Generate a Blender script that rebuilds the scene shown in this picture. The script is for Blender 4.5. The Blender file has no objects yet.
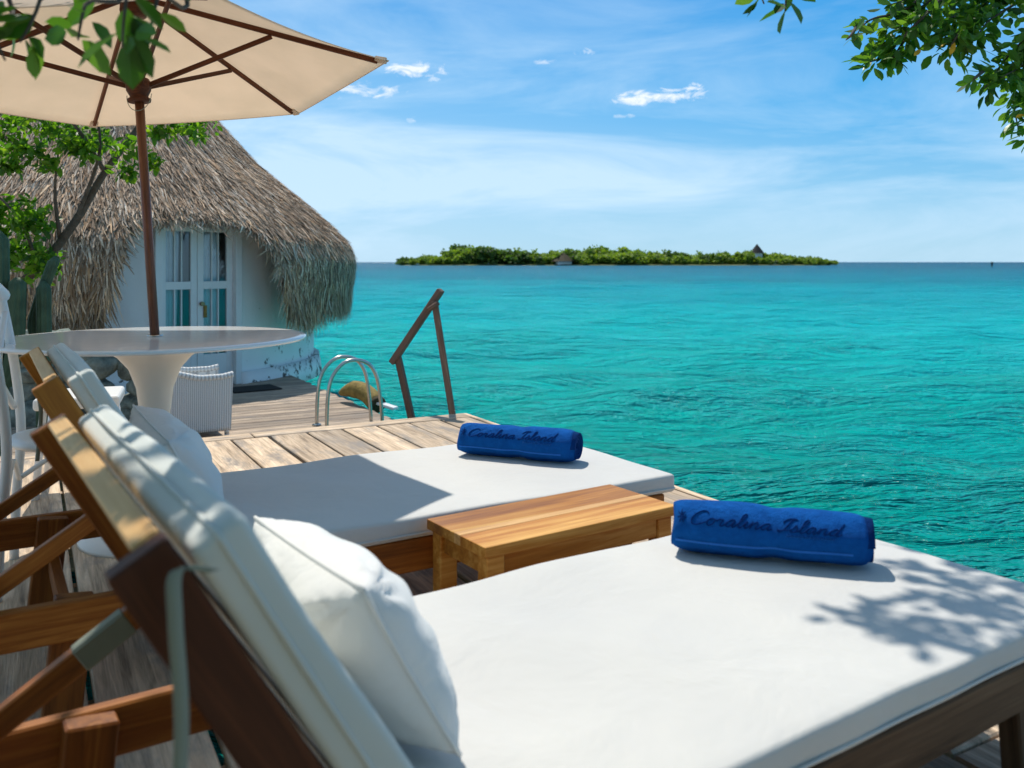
import bpy, bmesh, math, random
import numpy as np
from mathutils import Vector, Matrix
random.seed(7); rng = np.random.default_rng(11)
S = bpy.context.scene
COL = S.collection
R = math.radians
EYE = 1.08

# ------------------------------------------------------------------ camera
cd = bpy.data.cameras.new('camera'); cam = bpy.data.objects.new('camera', cd); COL.objects.link(cam)
cam.location = (0, 0, EYE); cam.rotation_euler = (R(90), 0, 0)
cd.sensor_width = 36; cd.lens = 870 / 1024 * 36; cd.shift_y = -122 / 1024
cd.clip_start = .05; cd.clip_end = 60000
cd.dof.use_dof = True; cd.dof.focus_distance = 4.0; cd.dof.aperture_fstop = 4.0
S.camera = cam
S.view_settings.view_transform = 'Standard'; S.view_settings.look = 'None'
S.view_settings.exposure = 0.2; S.view_settings.gamma = 1

# ------------------------------------------------------------------ sky + sun
SUN_AZ, SUN_EL = -20.0, 58.5
W = bpy.data.worlds.new('World'); S.world = W; W.use_nodes = True
nt = W.node_tree; nt.nodes.clear()
def N(t, typ, **k):
    n = t.nodes.new(typ)
    for a, b in k.items(): setattr(n, a, b)
    return n
def lk(t, a, b): t.links.new(a, b)
def mth(t, op, a, b=None, c=None, clamp=False):
    n = N(t, 'ShaderNodeMath', operation=op, use_clamp=clamp)
    for i, v in enumerate((a, b, c)):
        if v is None: continue
        if isinstance(v, (int, float)): n.inputs[i].default_value = v
        else: lk(t, v, n.inputs[i])
    return n.outputs[0]
def mixc(t, fac, a, b, mode='MIX'):
    n = N(t, 'ShaderNodeMix', data_type='RGBA', blend_type=mode)
    for sock, v in ((n.inputs[0], fac), (n.inputs[6], a), (n.inputs[7], b)):
        if isinstance(v, (int, float)): sock.default_value = v
        elif isinstance(v, tuple): sock.default_value = (*v, 1) if len(v) == 3 else v
        else: lk(t, v, sock)
    return n.outputs[2]
sky = N(nt, 'ShaderNodeTexSky', sky_type='NISHITA', sun_disc=False)
sky.sun_elevation = R(SUN_EL); sky.sun_rotation = R(SUN_AZ)
sky.air_density = 1.0; sky.dust_density = 0.4; sky.ozone_density = 2.5
tc = N(nt, 'ShaderNodeTexCoord'); sp = N(nt, 'ShaderNodeSeparateXYZ'); lk(nt, tc.outputs['Generated'], sp.inputs[0])
az = mth(nt, 'ARCTAN2', sp.outputs[0], sp.outputs[1]); el = mth(nt, 'ARCSINE', sp.outputs[2])
cmb = N(nt, 'ShaderNodeCombineXYZ'); lk(nt, az, cmb.inputs[0]); lk(nt, el, cmb.inputs[1])
def noise(t, vec, scale, detail=5, rough=.55, sx=1, sy=1, sz=1, loc=(0, 0, 0), dist=0, rot=0):
    mp = N(t, 'ShaderNodeMapping'); lk(t, vec, mp.inputs[0])
    mp.inputs['Scale'].default_value = (sx, sy, sz); mp.inputs['Location'].default_value = loc
    mp.inputs['Rotation'].default_value = (0, 0, rot)
    n = N(t, 'ShaderNodeTexNoise'); lk(t, mp.outputs[0], n.inputs['Vector'])
    n.inputs['Scale'].default_value = scale; n.inputs['Detail'].default_value = detail
    n.inputs['Roughness'].default_value = rough; n.inputs['Distortion'].default_value = dist
    return n.outputs['Fac']
def ramp(t, fac, stops):
    r = N(t, 'ShaderNodeValToRGB'); lk(t, fac, r.inputs[0])
    e = r.color_ramp.elements
    while len(e) < len(stops): e.new(.5)
    for i, (p, c) in enumerate(stops):
        e[i].position = p
        e[i].color = (c, c, c, 1) if isinstance(c, (int, float)) else (*c, 1)
    return r.outputs[0]
# saturated tropical blue
hs = N(nt, 'ShaderNodeHueSaturation'); hs.inputs['Saturation'].default_value = 1.28; hs.inputs['Value'].default_value = 1.0
lk(nt, sky.outputs[0], hs.inputs['Color'])
grad = ramp(nt, mth(nt, 'MULTIPLY', el, 1 / 1.2, clamp=True), [(0.0, (.42, .76, 1.0)), (.06, (.28, .66, 1.0)), (.14, (.07, .49, .97)), (.24, (.045, .40, .92)), (.40, (.11, .29, .58)), (1.0, (.17, .27, .42))])
gscale = N(nt, 'ShaderNodeVectorMath', operation='SCALE'); lk(nt, grad, gscale.inputs[0]); gscale.inputs['Scale'].default_value = 8.0
base = mixc(nt, .86, hs.outputs[0], gscale.outputs[0])
# thin cirrus veil, denser toward the left and low in the sky
ci = noise(nt, cmb.outputs[0], 3.0, 8, .6, 1, 4.5, 1, (2.3, .4, 0), .6, .12)
cif = ramp(nt, ci, [(.40, 0.0), (.72, 1.0)])
lowband = mth(nt, 'SUBTRACT', 1.0, mth(nt, 'ABSOLUTE', mth(nt, 'DIVIDE', mth(nt, 'SUBTRACT', el, .09), .17)), clamp=True)
left = mth(nt, 'MULTIPLY_ADD', az, -1.15, .50, clamp=True)
veil = mth(nt, 'MULTIPLY', cif, mth(nt, 'MULTIPLY_ADD', lowband, .62, .30))
veil = mth(nt, 'ADD', veil, mth(nt, 'MULTIPLY', left, mth(nt, 'MULTIPLY_ADD', lowband, .45, mth(nt, 'MULTIPLY', ci, .62))), clamp=True)
c1 = mixc(nt, mth(nt, 'MULTIPLY', veil, .85), base, (5.8, 7.7, 9.4))
# small cumulus puffs
pn = noise(nt, cmb.outputs[0], 34, 9, .68, 1, 2.4, 1, dist=.8)
tot = None
for (u, v, su, sv, st) in ((655, 97, 52, 8, 1), (693, 94, 18, 9, 1), (415, 70, 30, 11, 1), (585, 52, 12, 4, .8), (363, 90, 40, 9, .8), (410, 120, 8, 5, .7), (628, 116, 14, 3, .6), (545, 62, 14, 3, .5)):
    x, z = (u - 512) / 870, (262 - v) / 870
    a0 = math.atan(x); e0 = math.atan(z / math.hypot(1, x))
    da = mth(nt, 'DIVIDE', mth(nt, 'SUBTRACT', az, a0), su / 870); de = mth(nt, 'DIVIDE', mth(nt, 'SUBTRACT', el, e0), sv / 870)
    d2 = mth(nt, 'ADD', mth(nt, 'MULTIPLY', da, da), mth(nt, 'MULTIPLY', de, de))
    m = mth(nt, 'SUBTRACT', mth(nt, 'MULTIPLY_ADD', pn, 6.5, -2.55), d2)
    m = mth(nt, 'MULTIPLY', m, st * .9, clamp=True)
    tot = m if tot is None else mth(nt, 'MAXIMUM', tot, m)
c2 = mixc(nt, mth(nt, 'MULTIPLY', tot, .85), c1, (9.2, 9.5, 9.8))
bg = N(nt, 'ShaderNodeBackground'); lk(nt, c2, bg.inputs[0]); bg.inputs[1].default_value = .10
wo = N(nt, 'ShaderNodeOutputWorld'); lk(nt, bg.outputs[0], wo.inputs[0])
sl = bpy.data.lights.new('sun', 'SUN'); sl.energy = 3.9; sl.angle = R(.55); sl.color = (1, .945, .85)
so = bpy.data.objects.new('sun', sl); COL.objects.link(so)
sd = Vector((math.sin(R(SUN_AZ)) * math.cos(R(SUN_EL)), math.cos(R(SUN_AZ)) * math.cos(R(SUN_EL)), math.sin(R(SUN_EL))))
so.rotation_euler = sd.to_track_quat('Z', 'Y').to_euler(); so.location = sd * 50

# ------------------------------------------------------------------ materials
def mat(name):
    m = bpy.data.materials.new(name); m.use_nodes = True
    t = m.node_tree; b = t.nodes['Principled BSDF']
    return m, t, b
def setp(b, **k):
    for a, v in k.items():
        b.inputs[a.replace('_', ' ')].default_value = (*v, 1) if isinstance(v, tuple) and len(v) == 3 else v
def bump(t, b, h, strength=.3, dist=.01):
    n = N(t, 'ShaderNodeBump'); n.inputs['Strength'].default_value = strength; n.inputs['Distance'].default_value = dist
    lk(t, h, n.inputs['Height']); lk(t, n.outputs[0], b.inputs['Normal']); return n
def attr(t, name='g'):
    a = N(t, 'ShaderNodeAttribute'); a.attribute_name = name; return a
def objc(t): return N(t, 'ShaderNodeTexCoord').outputs['Object']

def wood(name, dark, mid, light, rough=.5, gs=1.0, spec=.4, bstr=.25, stripe=0.5, wear=None):
    m, t, b = mat(name); a = attr(t)
    g1 = noise(t, a.outputs['Vector'], 1, 6, .6, 2.2 * gs, 38 * gs, 38 * gs, dist=1.2)
    g2 = noise(t, a.outputs['Vector'], 1, 4, .7, 7 * gs, 160 * gs, 160 * gs)
    g3 = noise(t, a.outputs['Vector'], 1, 2, .5, .8, 11, 11, (3, 1, 2))
    f = mth(t, 'ADD', mth(t, 'MULTIPLY', g1, .6), mth(t, 'MULTIPLY', g3, stripe * .8))
    f = mth(t, 'ADD', f, mth(t, 'MULTIPLY', g2, .22))
    f = mth(t, 'MULTIPLY', f, 1 / (.82 + stripe * .8))
    c = ramp(t, f, [(.33, dark), (.5, mid), (.66, light)])
    tone = attr(t, 'tone')
    c = mixc(t, 1.0, c, mixc(t, tone.outputs['Fac'], (.72, .72, .72), (1.18, 1.15, 1.1)), 'MULTIPLY')
    if wear:
        w = noise(t, a.outputs['Vector'], 1, 6, .65, 3, 9, 9, (5, 5, 1))
        c = mixc(t, ramp(t, w, [(.5, 0.), (.68, 1.)]), c, wear)
    lk(t, c, b.inputs['Base Color']); setp(b, Roughness=rough, Specular_IOR_Level=spec)
    bump(t, b, mth(t, 'ADD', g1, mth(t, 'MULTIPLY', g2, .8)), bstr, .004)
    return m
M = {}
M['teak'] = wood('teak', (.22, .065, .008), (.50, .20, .028), (.78, .45, .12), .5, 1, .3, .15, .9)
M['frame_wood'] = wood('frame_wood', (.11, .030, .005), (.29, .092, .013), (.52, .21, .04), .5, 1, .3, .2, .5)
M['pale_wood'] = wood('pale_wood', (.40, .20, .065), (.60, .35, .13), (.74, .49, .22), .5, 1, .35, .2, .6)
M['pole_wood'] = wood('varnished_pole_wood', (.07, .02, .008), (.16, .05, .02), (.27, .095, .04), .4, 1, .4, .15, .4)
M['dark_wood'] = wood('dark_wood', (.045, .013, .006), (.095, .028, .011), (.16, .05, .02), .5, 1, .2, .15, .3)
M['rail_wood'] = wood('rail_wood', (.08, .05, .038), (.16, .10, .075), (.28, .19, .14), .7, 1, .2, .4, .5)
M['shaded_frame'] = wood('shaded_frame_wood', (.045, .026, .016), (.10, .060, .035), (.17, .11, .07), .6, 1, .2, .3, .5)  # greyer, darker copy of the frame wood: shade put into the colour
M['deck'] = wood('deck_wood', (.17, .125, .09), (.56, .43, .31), (.86, .69, .52), .85, 1, .15, .8, .6, wear=(.30, .26, .225))
M['deck_low'] = wood('deck_wood_grey', (.15, .11, .09), (.40, .32, .25), (.60, .48, .38), .85, 1, .15, .8, .6, wear=(.22, .19, .17))

def fabric(name, col, col2=None, rough=.85, fine=900, wr=.25, sheen=.2, wd=.02, ws=5):
    m, t, b = mat(name); o = objc(t)
    n1 = noise(t, o, ws, 4, .55, dist=.4); n2 = noise(t, o, fine, 2, .5)
    n3 = noise(t, o, 2.2, 3, .5)
    c = mixc(t, ramp(t, n3, [(.35, 0.), (.7, 1.)]), col, col2 or tuple(x * .93 for x in col))
    lk(t, c, b.inputs['Base Color']); setp(b, Roughness=rough, Sheen_Weight=sheen, Specular_IOR_Level=.25)
    h = mth(t, 'ADD', n1, mth(t, 'MULTIPLY', n2, .02))
    bump(t, b, h, wr, wd); return m
M['mattress'] = fabric('mattress_canvas', (.63, .615, .58), (.57, .56, .54), wr=.45, wd=.03, ws=4)
M['pillow'] = fabric('pillow_canvas', (.74, .73, .70), (.70, .69, .67), .7, 700, .45, .2, .03, 7)
M['back_canvas'] = fabric('backrest_canvas', (.66, .67, .62), (.58, .61, .57))
M['strap'] = fabric('strap_fabric', (.24, .26, .20))
# blue terry towel
def towel_mat(name, c1, c2):
    m, t, b = mat(name); o = objc(t)
    n1 = noise(t, o, 420, 3, .7); n2 = noise(t, o, 28, 4, .6)
    lk(t, mixc(t, n2, c1, c2), b.inputs['Base Color']); setp(b, Roughness=.95, Sheen_Weight=.0, Specular_IOR_Level=.1)
    bump(t, b, mth(t, 'ADD', n1, mth(t, 'MULTIPLY', n2, 3.0)), 1.0, .006); return m
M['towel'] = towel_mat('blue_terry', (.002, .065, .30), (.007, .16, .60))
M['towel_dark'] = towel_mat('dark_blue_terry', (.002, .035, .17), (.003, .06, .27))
M['towel_mid'] = towel_mat('stitched_blue_terry', (.002, .03, .16), (.003, .06, .30))
M['towel_light'] = towel_mat('light_blue_terry', (.02, .17, .70), (.05, .26, .80))

def canopy_mat():
    m, t, b = mat('canopy_canvas'); o = objc(t)
    n = noise(t, o, 3, 5, .6); n2 = noise(t, o, 500, 2)
    c = mixc(t, ramp(t, n, [(.35, 0.), (.7, 1.)]), (.84, .75, .67), (.78, .70, .62))
    lk(t, c, b.inputs['Base Color']); setp(b, Roughness=.9, Specular_IOR_Level=.1)
    bump(t, b, mth(t, 'ADD', n, mth(t, 'MULTIPLY', n2, .03)), .3, .02)
    tr = N(t, 'ShaderNodeBsdfTranslucent'); lk(t, mixc(t, 1., c, (1.0, .96, .88), 'MULTIPLY'), tr.inputs[0])
    mx = N(t, 'ShaderNodeMixShader'); mx.inputs[0].default_value = .64
    lk(t, b.outputs[0], mx.inputs[1]); lk(t, tr.outputs[0], mx.inputs[2])
    lk(t, mx.outputs[0], t.nodes['Material Output'].inputs[0]); return m
M['canopy'] = canopy_mat()
def plastic(name, col, rough=.3, bs=.1, sc=8, spec=.5):
    m, t, b = mat(name); o = objc(t); n = noise(t, o, sc, 4)
    lk(t, mixc(t, n, col, tuple(x * .9 for x in col)), b.inputs['Base Color']); setp(b, Roughness=rough, Specular_IOR_Level=spec)
    bump(t, b, n, bs, .005); return m
M['white_top'] = plastic('white_tabletop', (.90, .90, .89), .10, spec=.8)
M['cream_resin'] = plastic('cream_resin', (.80, .74, .65), .4)
M['chair_white'] = plastic('white_resin', (.80, .80, .78), .35)
M['wicker'] = None
def wicker():
    m, t, b = mat('white_wicker'); o = objc(t)
    sx = N(t, 'ShaderNodeSeparateXYZ'); a = attr(t); lk(t, a.outputs['Vector'], sx.inputs[0])
    w1 = mth(t, 'SINE', mth(t, 'MULTIPLY', sx.outputs[0], 190.))
    w2 = mth(t, 'SINE', mth(t, 'MULTIPLY', sx.outputs[2], 420.))
    h = mth(t, 'MULTIPLY_ADD', mth(t, 'MULTIPLY', w1, .5), mth(t, 'MULTIPLY_ADD', w2, .3, .7), .5)
    lk(t, ramp(t, h, [(.1, (.44, .43, .42)), (.55, (.76, .75, .73))]), b.inputs['Base Color'])
    setp(b, Roughness=.6); bump(t, b, h, .8, .008); return m
M['wicker'] = wicker()
def metal(name, col, rough):
    m, t, b = mat(name); n = noise(t, objc(t), 20, 5)
    lk(t, mixc(t, n, col, tuple(x * .7 for x in col)), b.inputs['Base Color']); setp(b, Metallic=1., Roughness=rough); return m
M['steel'] = metal('stainless_tube', (.62, .60, .55), .25); M['brass'] = metal('worn_brass', (.35, .25, .14), .4)
def plaster():
    m, t, b = mat('white_plaster'); o = objc(t)
    sx = N(t, 'ShaderNodeSeparateXYZ'); lk(t, o, sx.inputs[0])
    n = noise(t, o, 5, 7, .7); n2 = noise(t, o, 1.2, 5, .6)
    low = mth(t, 'MULTIPLY_ADD', sx.outputs[2], -.55, .36)   # peeling rises from the splash zone
    f = ramp(t, mth(t, 'ADD', n, mth(t, 'MULTIPLY', low, .30)), [(.64, 0.), (.68, 1.)])
    c = mixc(t, ramp(t, n2, [(.4, 0.), (.7, 1.)]), (.88, .88, .86), (.82, .84, .83))
    c = mixc(t, f, c, (.13, .12, .11))
    lk(t, c, b.inputs['Base Color']); setp(b, Roughness=.9, Specular_IOR_Level=.1)
    bump(t, b, mth(t, 'ADD', mth(t, 'MULTIPLY', f, -1.), n), .4, .02); return m
M['plaster'] = plaster()
M['door_paint'] = plastic('white_door_paint', (.78, .80, .80), .45, .15, 12)
def simple(name, col, rough=.8, var=.3, sc=6, bs=.3, bd=.02, spec=.2):
    m, t, b = mat(name); n = noise(t, objc(t), sc, 6, .62)
    lk(t, ramp(t, n, [(.3, tuple(x * (1 - var) for x in col)), (.7, tuple(min(1, x * (1 + var)) for x in col))]), b.inputs['Base Color'])
    setp(b, Roughness=rough, Specular_IOR_Level=spec); bump(t, b, n, bs, bd); return m
M['curtain'] = simple('curtain_cloth', (.82, .84, .86), .9, .08, 8, .1)
M['interior'] = simple('dim_interior', (.06, .05, .05), .9, .2, 3, .1)
M['rock'] = simple('mossy_rock', (.20, .23, .20), .9, .55, 9, .9, .05)
M['sand'] = simple('ground_sand', (.34, .31, .24), .95, .3, 2, .5, .05)
M['scrub'] = simple('island_ground', (.10, .12, .04), .95, .4, .2, .5, .2)
M['bark'] = simple('bark', (.12, .095, .075), .9, .4, 14, .8, .03)
M['cactus'] = simple('cactus_skin', (.055, .10, .055), .6, .3, 10, .3, .01, .3)
M['log'] = simple('sodden_log', (.24, .17, .05), .8, .4, 14, .6, .02)
M['log_end'] = simple('log_end_grain', (.05, .04, .02), .8, .4, 24, .6, .02)
M['plate'] = simple('old_switch_plate', (.62, .54, .44), .5, .05)
M['rubber'] = simple('dark_mat', (.035, .032, .03), .9, .2, 30, .3, .01)
M['buoy'] = simple('buoy_paint', (.03, .05, .05), .5, .2)
M['dry_leaf'] = simple('dry_leaf', (.62, .36, .03), .7, .3, 20, .3, .01)
def glass():
    m, t, b = mat('door_glass'); t.nodes.remove(b)
    tr = N(t, 'ShaderNodeBsdfTransparent'); tr.inputs[0].default_value = (.82, .88, .90, 1)
    gl = N(t, 'ShaderNodeBsdfGlossy'); gl.inputs['Roughness'].default_value = .03; gl.inputs[0].default_value = (.9, .95, 1, 1)
    lw = N(t, 'ShaderNodeLayerWeight'); lw.inputs[0].default_value = .25
    mx = N(t, 'ShaderNodeMixShader'); lk(t, mth(t, 'MULTIPLY_ADD', lw.outputs['Facing'], .35, .05, clamp=True), mx.inputs[0])
    lk(t, tr.outputs[0], mx.inputs[1]); lk(t, gl.outputs[0], mx.inputs[2])
    lk(t, mx.outputs[0], t.nodes['Material Output'].inputs[0]); return m
M['glass'] = glass()
def thatch():
    m, t, b = mat('palm_thatch'); a = attr(t, 'tone'); o = objc(t)
    n = noise(t, o, 1.3, 4); n2 = noise(t, o, 60, 3)
    f = mth(t, 'ADD', mth(t, 'MULTIPLY', a.outputs['Fac'], .7), mth(t, 'MULTIPLY', n, .3))
    c = ramp(t, f, [(.10, (.06, .045, .032)), (.36, (.20, .15, .11)), (.6, (.42, .34, .27)), (.85, (.80, .71, .60))])
    w = attr(t, 'warm')
    c = mixc(t, w.outputs['Fac'], c, mixc(t, 1., c, (1.45, .98, .58), 'MULTIPLY'))
    lk(t, c, b.inputs['Base Color']); setp(b, Roughness=.8, Specular_IOR_Level=.2); bump(t, b, n2, .3, .01); return m
M['thatch'] = thatch()
def leafm(name, c1, c2, c3, tl=.35, rough=.4):
    m, t, b = mat(name); a = attr(t, 'tone')
    c = ramp(t, a.outputs['Fac'], [(.05, c1), (.5, c2), (.95, c3)])
    lk(t, c, b.inputs['Base Color']); setp(b, Roughness=rough, Specular_IOR_Level=.45)
    tr = N(t, 'ShaderNodeBsdfTranslucent'); lk(t, mixc(t, 1., c, (1.5, 1.7, .55), 'MULTIPLY'), tr.inputs[0])
    mx = N(t, 'ShaderNodeMixShader'); mx.inputs[0].default_value = tl
    lk(t, b.outputs[0], mx.inputs[1]); lk(t, tr.outputs[0], mx.inputs[2])
    lk(t, mx.outputs[0], t.nodes['Material Output'].inputs[0]); return m
M['leaf'] = leafm('glossy_leaf', (.022, .065, .012), (.06, .15, .020), (.15, .26, .035), .45)
M['leaf_bright'] = leafm('bright_leaf', (.03, .09, .010), (.11, .24, .020), (.28, .40, .03), .55)
M['leaf_far'] = leafm('mangrove_leaf', (.08, .13, .02), (.19, .28, .035), (.38, .42, .06), .35, .7)
M['leaf_far_dark'] = leafm('dark_leaf', (.04, .08, .02), (.085, .15, .03), (.15, .22, .045), .35, .7)

def water():
    m, t, b = mat('sea_water'); g = N(t, 'ShaderNodeNewGeometry')
    pos = g.outputs['Position']; sx = N(t, 'ShaderNodeSeparateXYZ'); lk(t, pos, sx.inputs[0])
    v2 = N(t, 'ShaderNodeVectorMath', operation='LENGTH'); lk(t, pos, v2.inputs[0])
    lg = mth(t, 'LOGARITHM', v2.outputs['Value'], 10.)
    # sea bed depth: deep green by the deck, bright sand shoal, deeper blue beyond
    wob = noise(t, pos, .02, 4, .6); wob2 = noise(t, pos, .12, 3, .6)
    lgw = mth(t, 'ADD', lg, mth(t, 'MULTIPLY_ADD', wob2, .5, -.25))
    f = mth(t, 'MULTIPLY', lgw, .25)
    c = ramp(t, f, [(.17, (.0, .24, .21)), (.235, (.0, .33, .30)), (.30, (.002, .45, .44)), (.37, (.004, .52, .56)), (.45, (.0, .43, .53)), (.53, (.0, .25, .37)), (.63, (.0, .15, .25)), (.80, (.0, .07, .14))])
    patch = noise(t, pos, .006, 5, .6, 1, 2.5, 1)
    c = mixc(t, ramp(t, patch, [(.5, 0.), (.66, .45)]), c, (.0, .13, .20))
    lk(t, c, b.inputs['Base Color'])
    s1 = noise(t, pos, 1.5, 5, .60, 1, 3.0, 1, dist=.35, rot=.12)
    s2 = noise(t, pos, 5.0, 4, .6, 1, 2.4, 1, (4, 2, 0), dist=.3, rot=-.15)
    s3 = noise(t, pos, .30, 6, .66, 1, 3.6, 1, (1, 7, 0), rot=.08)
    h = mth(t, 'ADD', mth(t, 'MULTIPLY', s1, .62), mth(t, 'MULTIPLY', s2, .085))
    h = mth(t, 'ADD', h, mth(t, 'MULTIPLY', s3, 3.4))
    bn = bump(t, b, h, 1.0, .42)
    # body colour plus a rough-sea reflection: wave facets keep the grazing reflection well below a mirror's
    df = N(t, 'ShaderNodeBsdfDiffuse'); lk(t, c, df.inputs[0]); lk(t, bn.outputs[0], df.inputs['Normal'])
    gl = N(t, 'ShaderNodeBsdfGlossy'); gl.inputs['Roughness'].default_value = .15; lk(t, bn.outputs[0], gl.inputs['Normal'])
    lw = N(t, 'ShaderNodeLayerWeight'); lw.inputs[0].default_value = .5; lk(t, bn.outputs[0], lw.inputs['Normal'])
    fac = mth(t, 'MULTIPLY_ADD', mth(t, 'POWER', lw.outputs['Facing'], 3.6), .55, .008)
    mx = N(t, 'ShaderNodeMixShader'); lk(t, fac, mx.inputs[0]); lk(t, df.outputs[0], mx.inputs[1]); lk(t, gl.outputs[0], mx.inputs[2])
    t.nodes.remove(b); lk(t, mx.outputs[0], t.nodes['Material Output'].inputs[0]); return m
M['water'] = water()

# ------------------------------------------------------------------ mesh helpers
def frameX(p0, p1, up=(0, 0, 1)):
    p0, p1 = Vector(p0), Vector(p1); x = (p1 - p0).normalized(); u = Vector(up)
    if abs(x.dot(u)) > .98: u = Vector((1, 0, 0))
    y = u.cross(x).normalized(); z = x.cross(y)
    m = Matrix((x, y, z)).transposed().to_4x4(); m.translation = (p0 + p1) / 2
    return m, (p1 - p0).length
class MB:
    def __init__(s):
        s.bm = bmesh.new(); s.g = s.bm.verts.layers.float_vector.new('g'); s.t = s.bm.verts.layers.float.new('tone'); s.w = s.bm.verts.layers.float.new('warm')
    def add(s, src, mx, off=None, tone=None):
        """copy a small bmesh in with local coordinates stored for the grain"""
        off = off if off is not None else Vector((random.uniform(-20, 20), random.uniform(-20, 20), random.uniform(-20, 20)))
        tone = random.random() if tone is None else tone
        mp = {}
        for v in src.verts:
            n = s.bm.verts.new(mx @ v.co); n[s.g] = v.co + off; n[s.t] = tone; mp[v] = n
        for f in src.faces:
            try: nf = s.bm.faces.new([mp[v] for v in f.verts]); nf.smooth = f.smooth
            except ValueError: pass
        src.free(); return s
    def box(s, c, size, bev=.004, mx=None, tone=None, taper=None, seg=1):
        b = bmesh.new(); bmesh.ops.create_cube(b, size=1)
        for v in b.verts:
            v.co = Vector((v.co.x * size[0], v.co.y * size[1], v.co.z * size[2]))
            if taper and v.co.z < 0: v.co.x *= taper; v.co.y *= taper
        if bev: bmesh.ops.bevel(b, geom=b.edges[:], offset=bev, segments=seg, affect='EDGES', profile=.5)
        m = (mx or Matrix.Identity(4)) @ Matrix.Translation(c)
        return s.add(b, m, tone=tone)
    def bar(s, p0, p1, w, h, bev=.004, up=(0, 0, 1), tone=None, ext=0):
        m, L = frameX(p0, p1, up); b = bmesh.new(); bmesh.ops.create_cube(b, size=1)
        for v in b.verts: v.co = Vector((v.co.x * (L + ext), v.co.y * w, v.co.z * h))
        if bev: bmesh.ops.bevel(b, geom=b.edges[:], offset=bev, segments=1, affect='EDGES')
        return s.add(b, m, tone=tone)
    def tube(s, pts, r, n=10, closed=False, cap=True, tone=.5):
        pts = [Vector(p) for p in pts]; rs = r if isinstance(r, (list, tuple)) else [r] * len(pts)
        rings = []; prev = None; L = 0; K = len(pts)
        for i, p in enumerate(pts):
            a = pts[i - 1] if (i > 0 or closed) else p; c = pts[(i + 1) % K] if (i < K - 1 or closed) else p
            d = (c - a).normalized()
            if prev is None:
                u = Vector((0, 0, 1)) if abs(d.z) < .9 else Vector((1, 0, 0)); prev = (u - d * u.dot(d)).normalized()
            else: prev = (prev - d * prev.dot(d)).normalized()
            q = d.cross(prev)
            if i: L += (p - pts[i - 1]).length
            ring = []
            for k in range(n):
                an = 2 * math.pi * k / n
                v = s.bm.verts.new(p + (prev * math.cos(an) + q * math.sin(an)) * rs[i]); v[s.g] = Vector((L, math.cos(an) * rs[i], math.sin(an) * rs[i])); v[s.t] = tone; ring.append(v)
            rings.append(ring)
        for i in range(K if closed else K - 1):
            A, B = rings[i], rings[(i + 1) % K]
            for k in range(n):
                f = s.bm.faces.new((A[k], A[(k + 1) % n], B[(k + 1) % n], B[k])); f.smooth = True
        if cap and not closed:
            s.bm.faces.new(rings[0][::-1]); s.bm.faces.new(rings[-1])
        return s
    def lathe(s, prof, n=48, c=(0, 0, 0), tone=.5, smooth=True):
        c = Vector(c); rings = []
        for (r, z) in prof:
            ring = []
            for k in range(n):
                a = 2 * math.pi * k / n
                v = s.bm.verts.new(c + Vector((r * math.cos(a), r * math.sin(a), z))); v[s.g] = v.co; v[s.t] = tone; ring.append(v)
            rings.append(ring)
        for A, B in zip(rings, rings[1:]):
            for k in range(n):
                f = s.bm.faces.new((A[k], A[(k + 1) % n], B[(k + 1) % n], B[k])); f.smooth = smooth
        s.bm.faces.new(rings[0][::-1]); s.bm.faces.new(rings[-1]); return s
    def grid(s, fn, nu, nv, closed_u=False, smooth=True, tone=.5):
        vs = [[None] * (nv + 1) for _ in range(nu + (0 if closed_u else 1))]
        for i in range(len(vs)):
            for j in range(nv + 1):
                v = s.bm.verts.new(Vector(fn(i / nu, j / nv))); v[s.g] = v.co; v[s.t] = tone; vs[i][j] = v
        for i in range(nu):
            for j in range(nv):
                A = vs[i]; B = vs[(i + 1) % len(vs)]
                try: f = s.bm.faces.new((A[j], B[j], B[j + 1], A[j + 1])); f.smooth = smooth
                except ValueError: pass
        return s
    def build(s, name, material, parent=None, solid=0, recalc=True):
        if recalc: bmesh.ops.recalc_face_normals(s.bm, faces=s.bm.faces[:])
        me = bpy.data.meshes.new(name); s.bm.to_mesh(me); s.bm.free()
        me.materials.append(material)
        o = bpy.data.objects.new(name, me); COL.objects.link(o)
        if parent: o.parent = parent
        if solid:
            md = o.modifiers.new('s', 'SOLIDIFY'); md.thickness = solid; md.offset = 0
        return o
def tag(o, label, cat, group=None, kind=None):
    if label: o['label'] = label
    if cat: o['category'] = cat
    if group: o['group'] = group
    if kind: o['kind'] = kind
    return o
def empty(name, label, cat, loc=(0, 0, 0), yaw=0, group=None):
    o = bpy.data.objects.new(name, None); COL.objects.link(o); o.location = loc; o.rotation_euler = (0, 0, yaw); o.empty_display_size = .1
    return tag(o, label, cat, group)
def copy_tree(o, parent=None, label=None):
    c = o.copy(); COL.objects.link(c); c.parent = parent
    if label: c['label'] = label
    for ch in list(o.children): copy_tree(ch, c)
    return c
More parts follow.
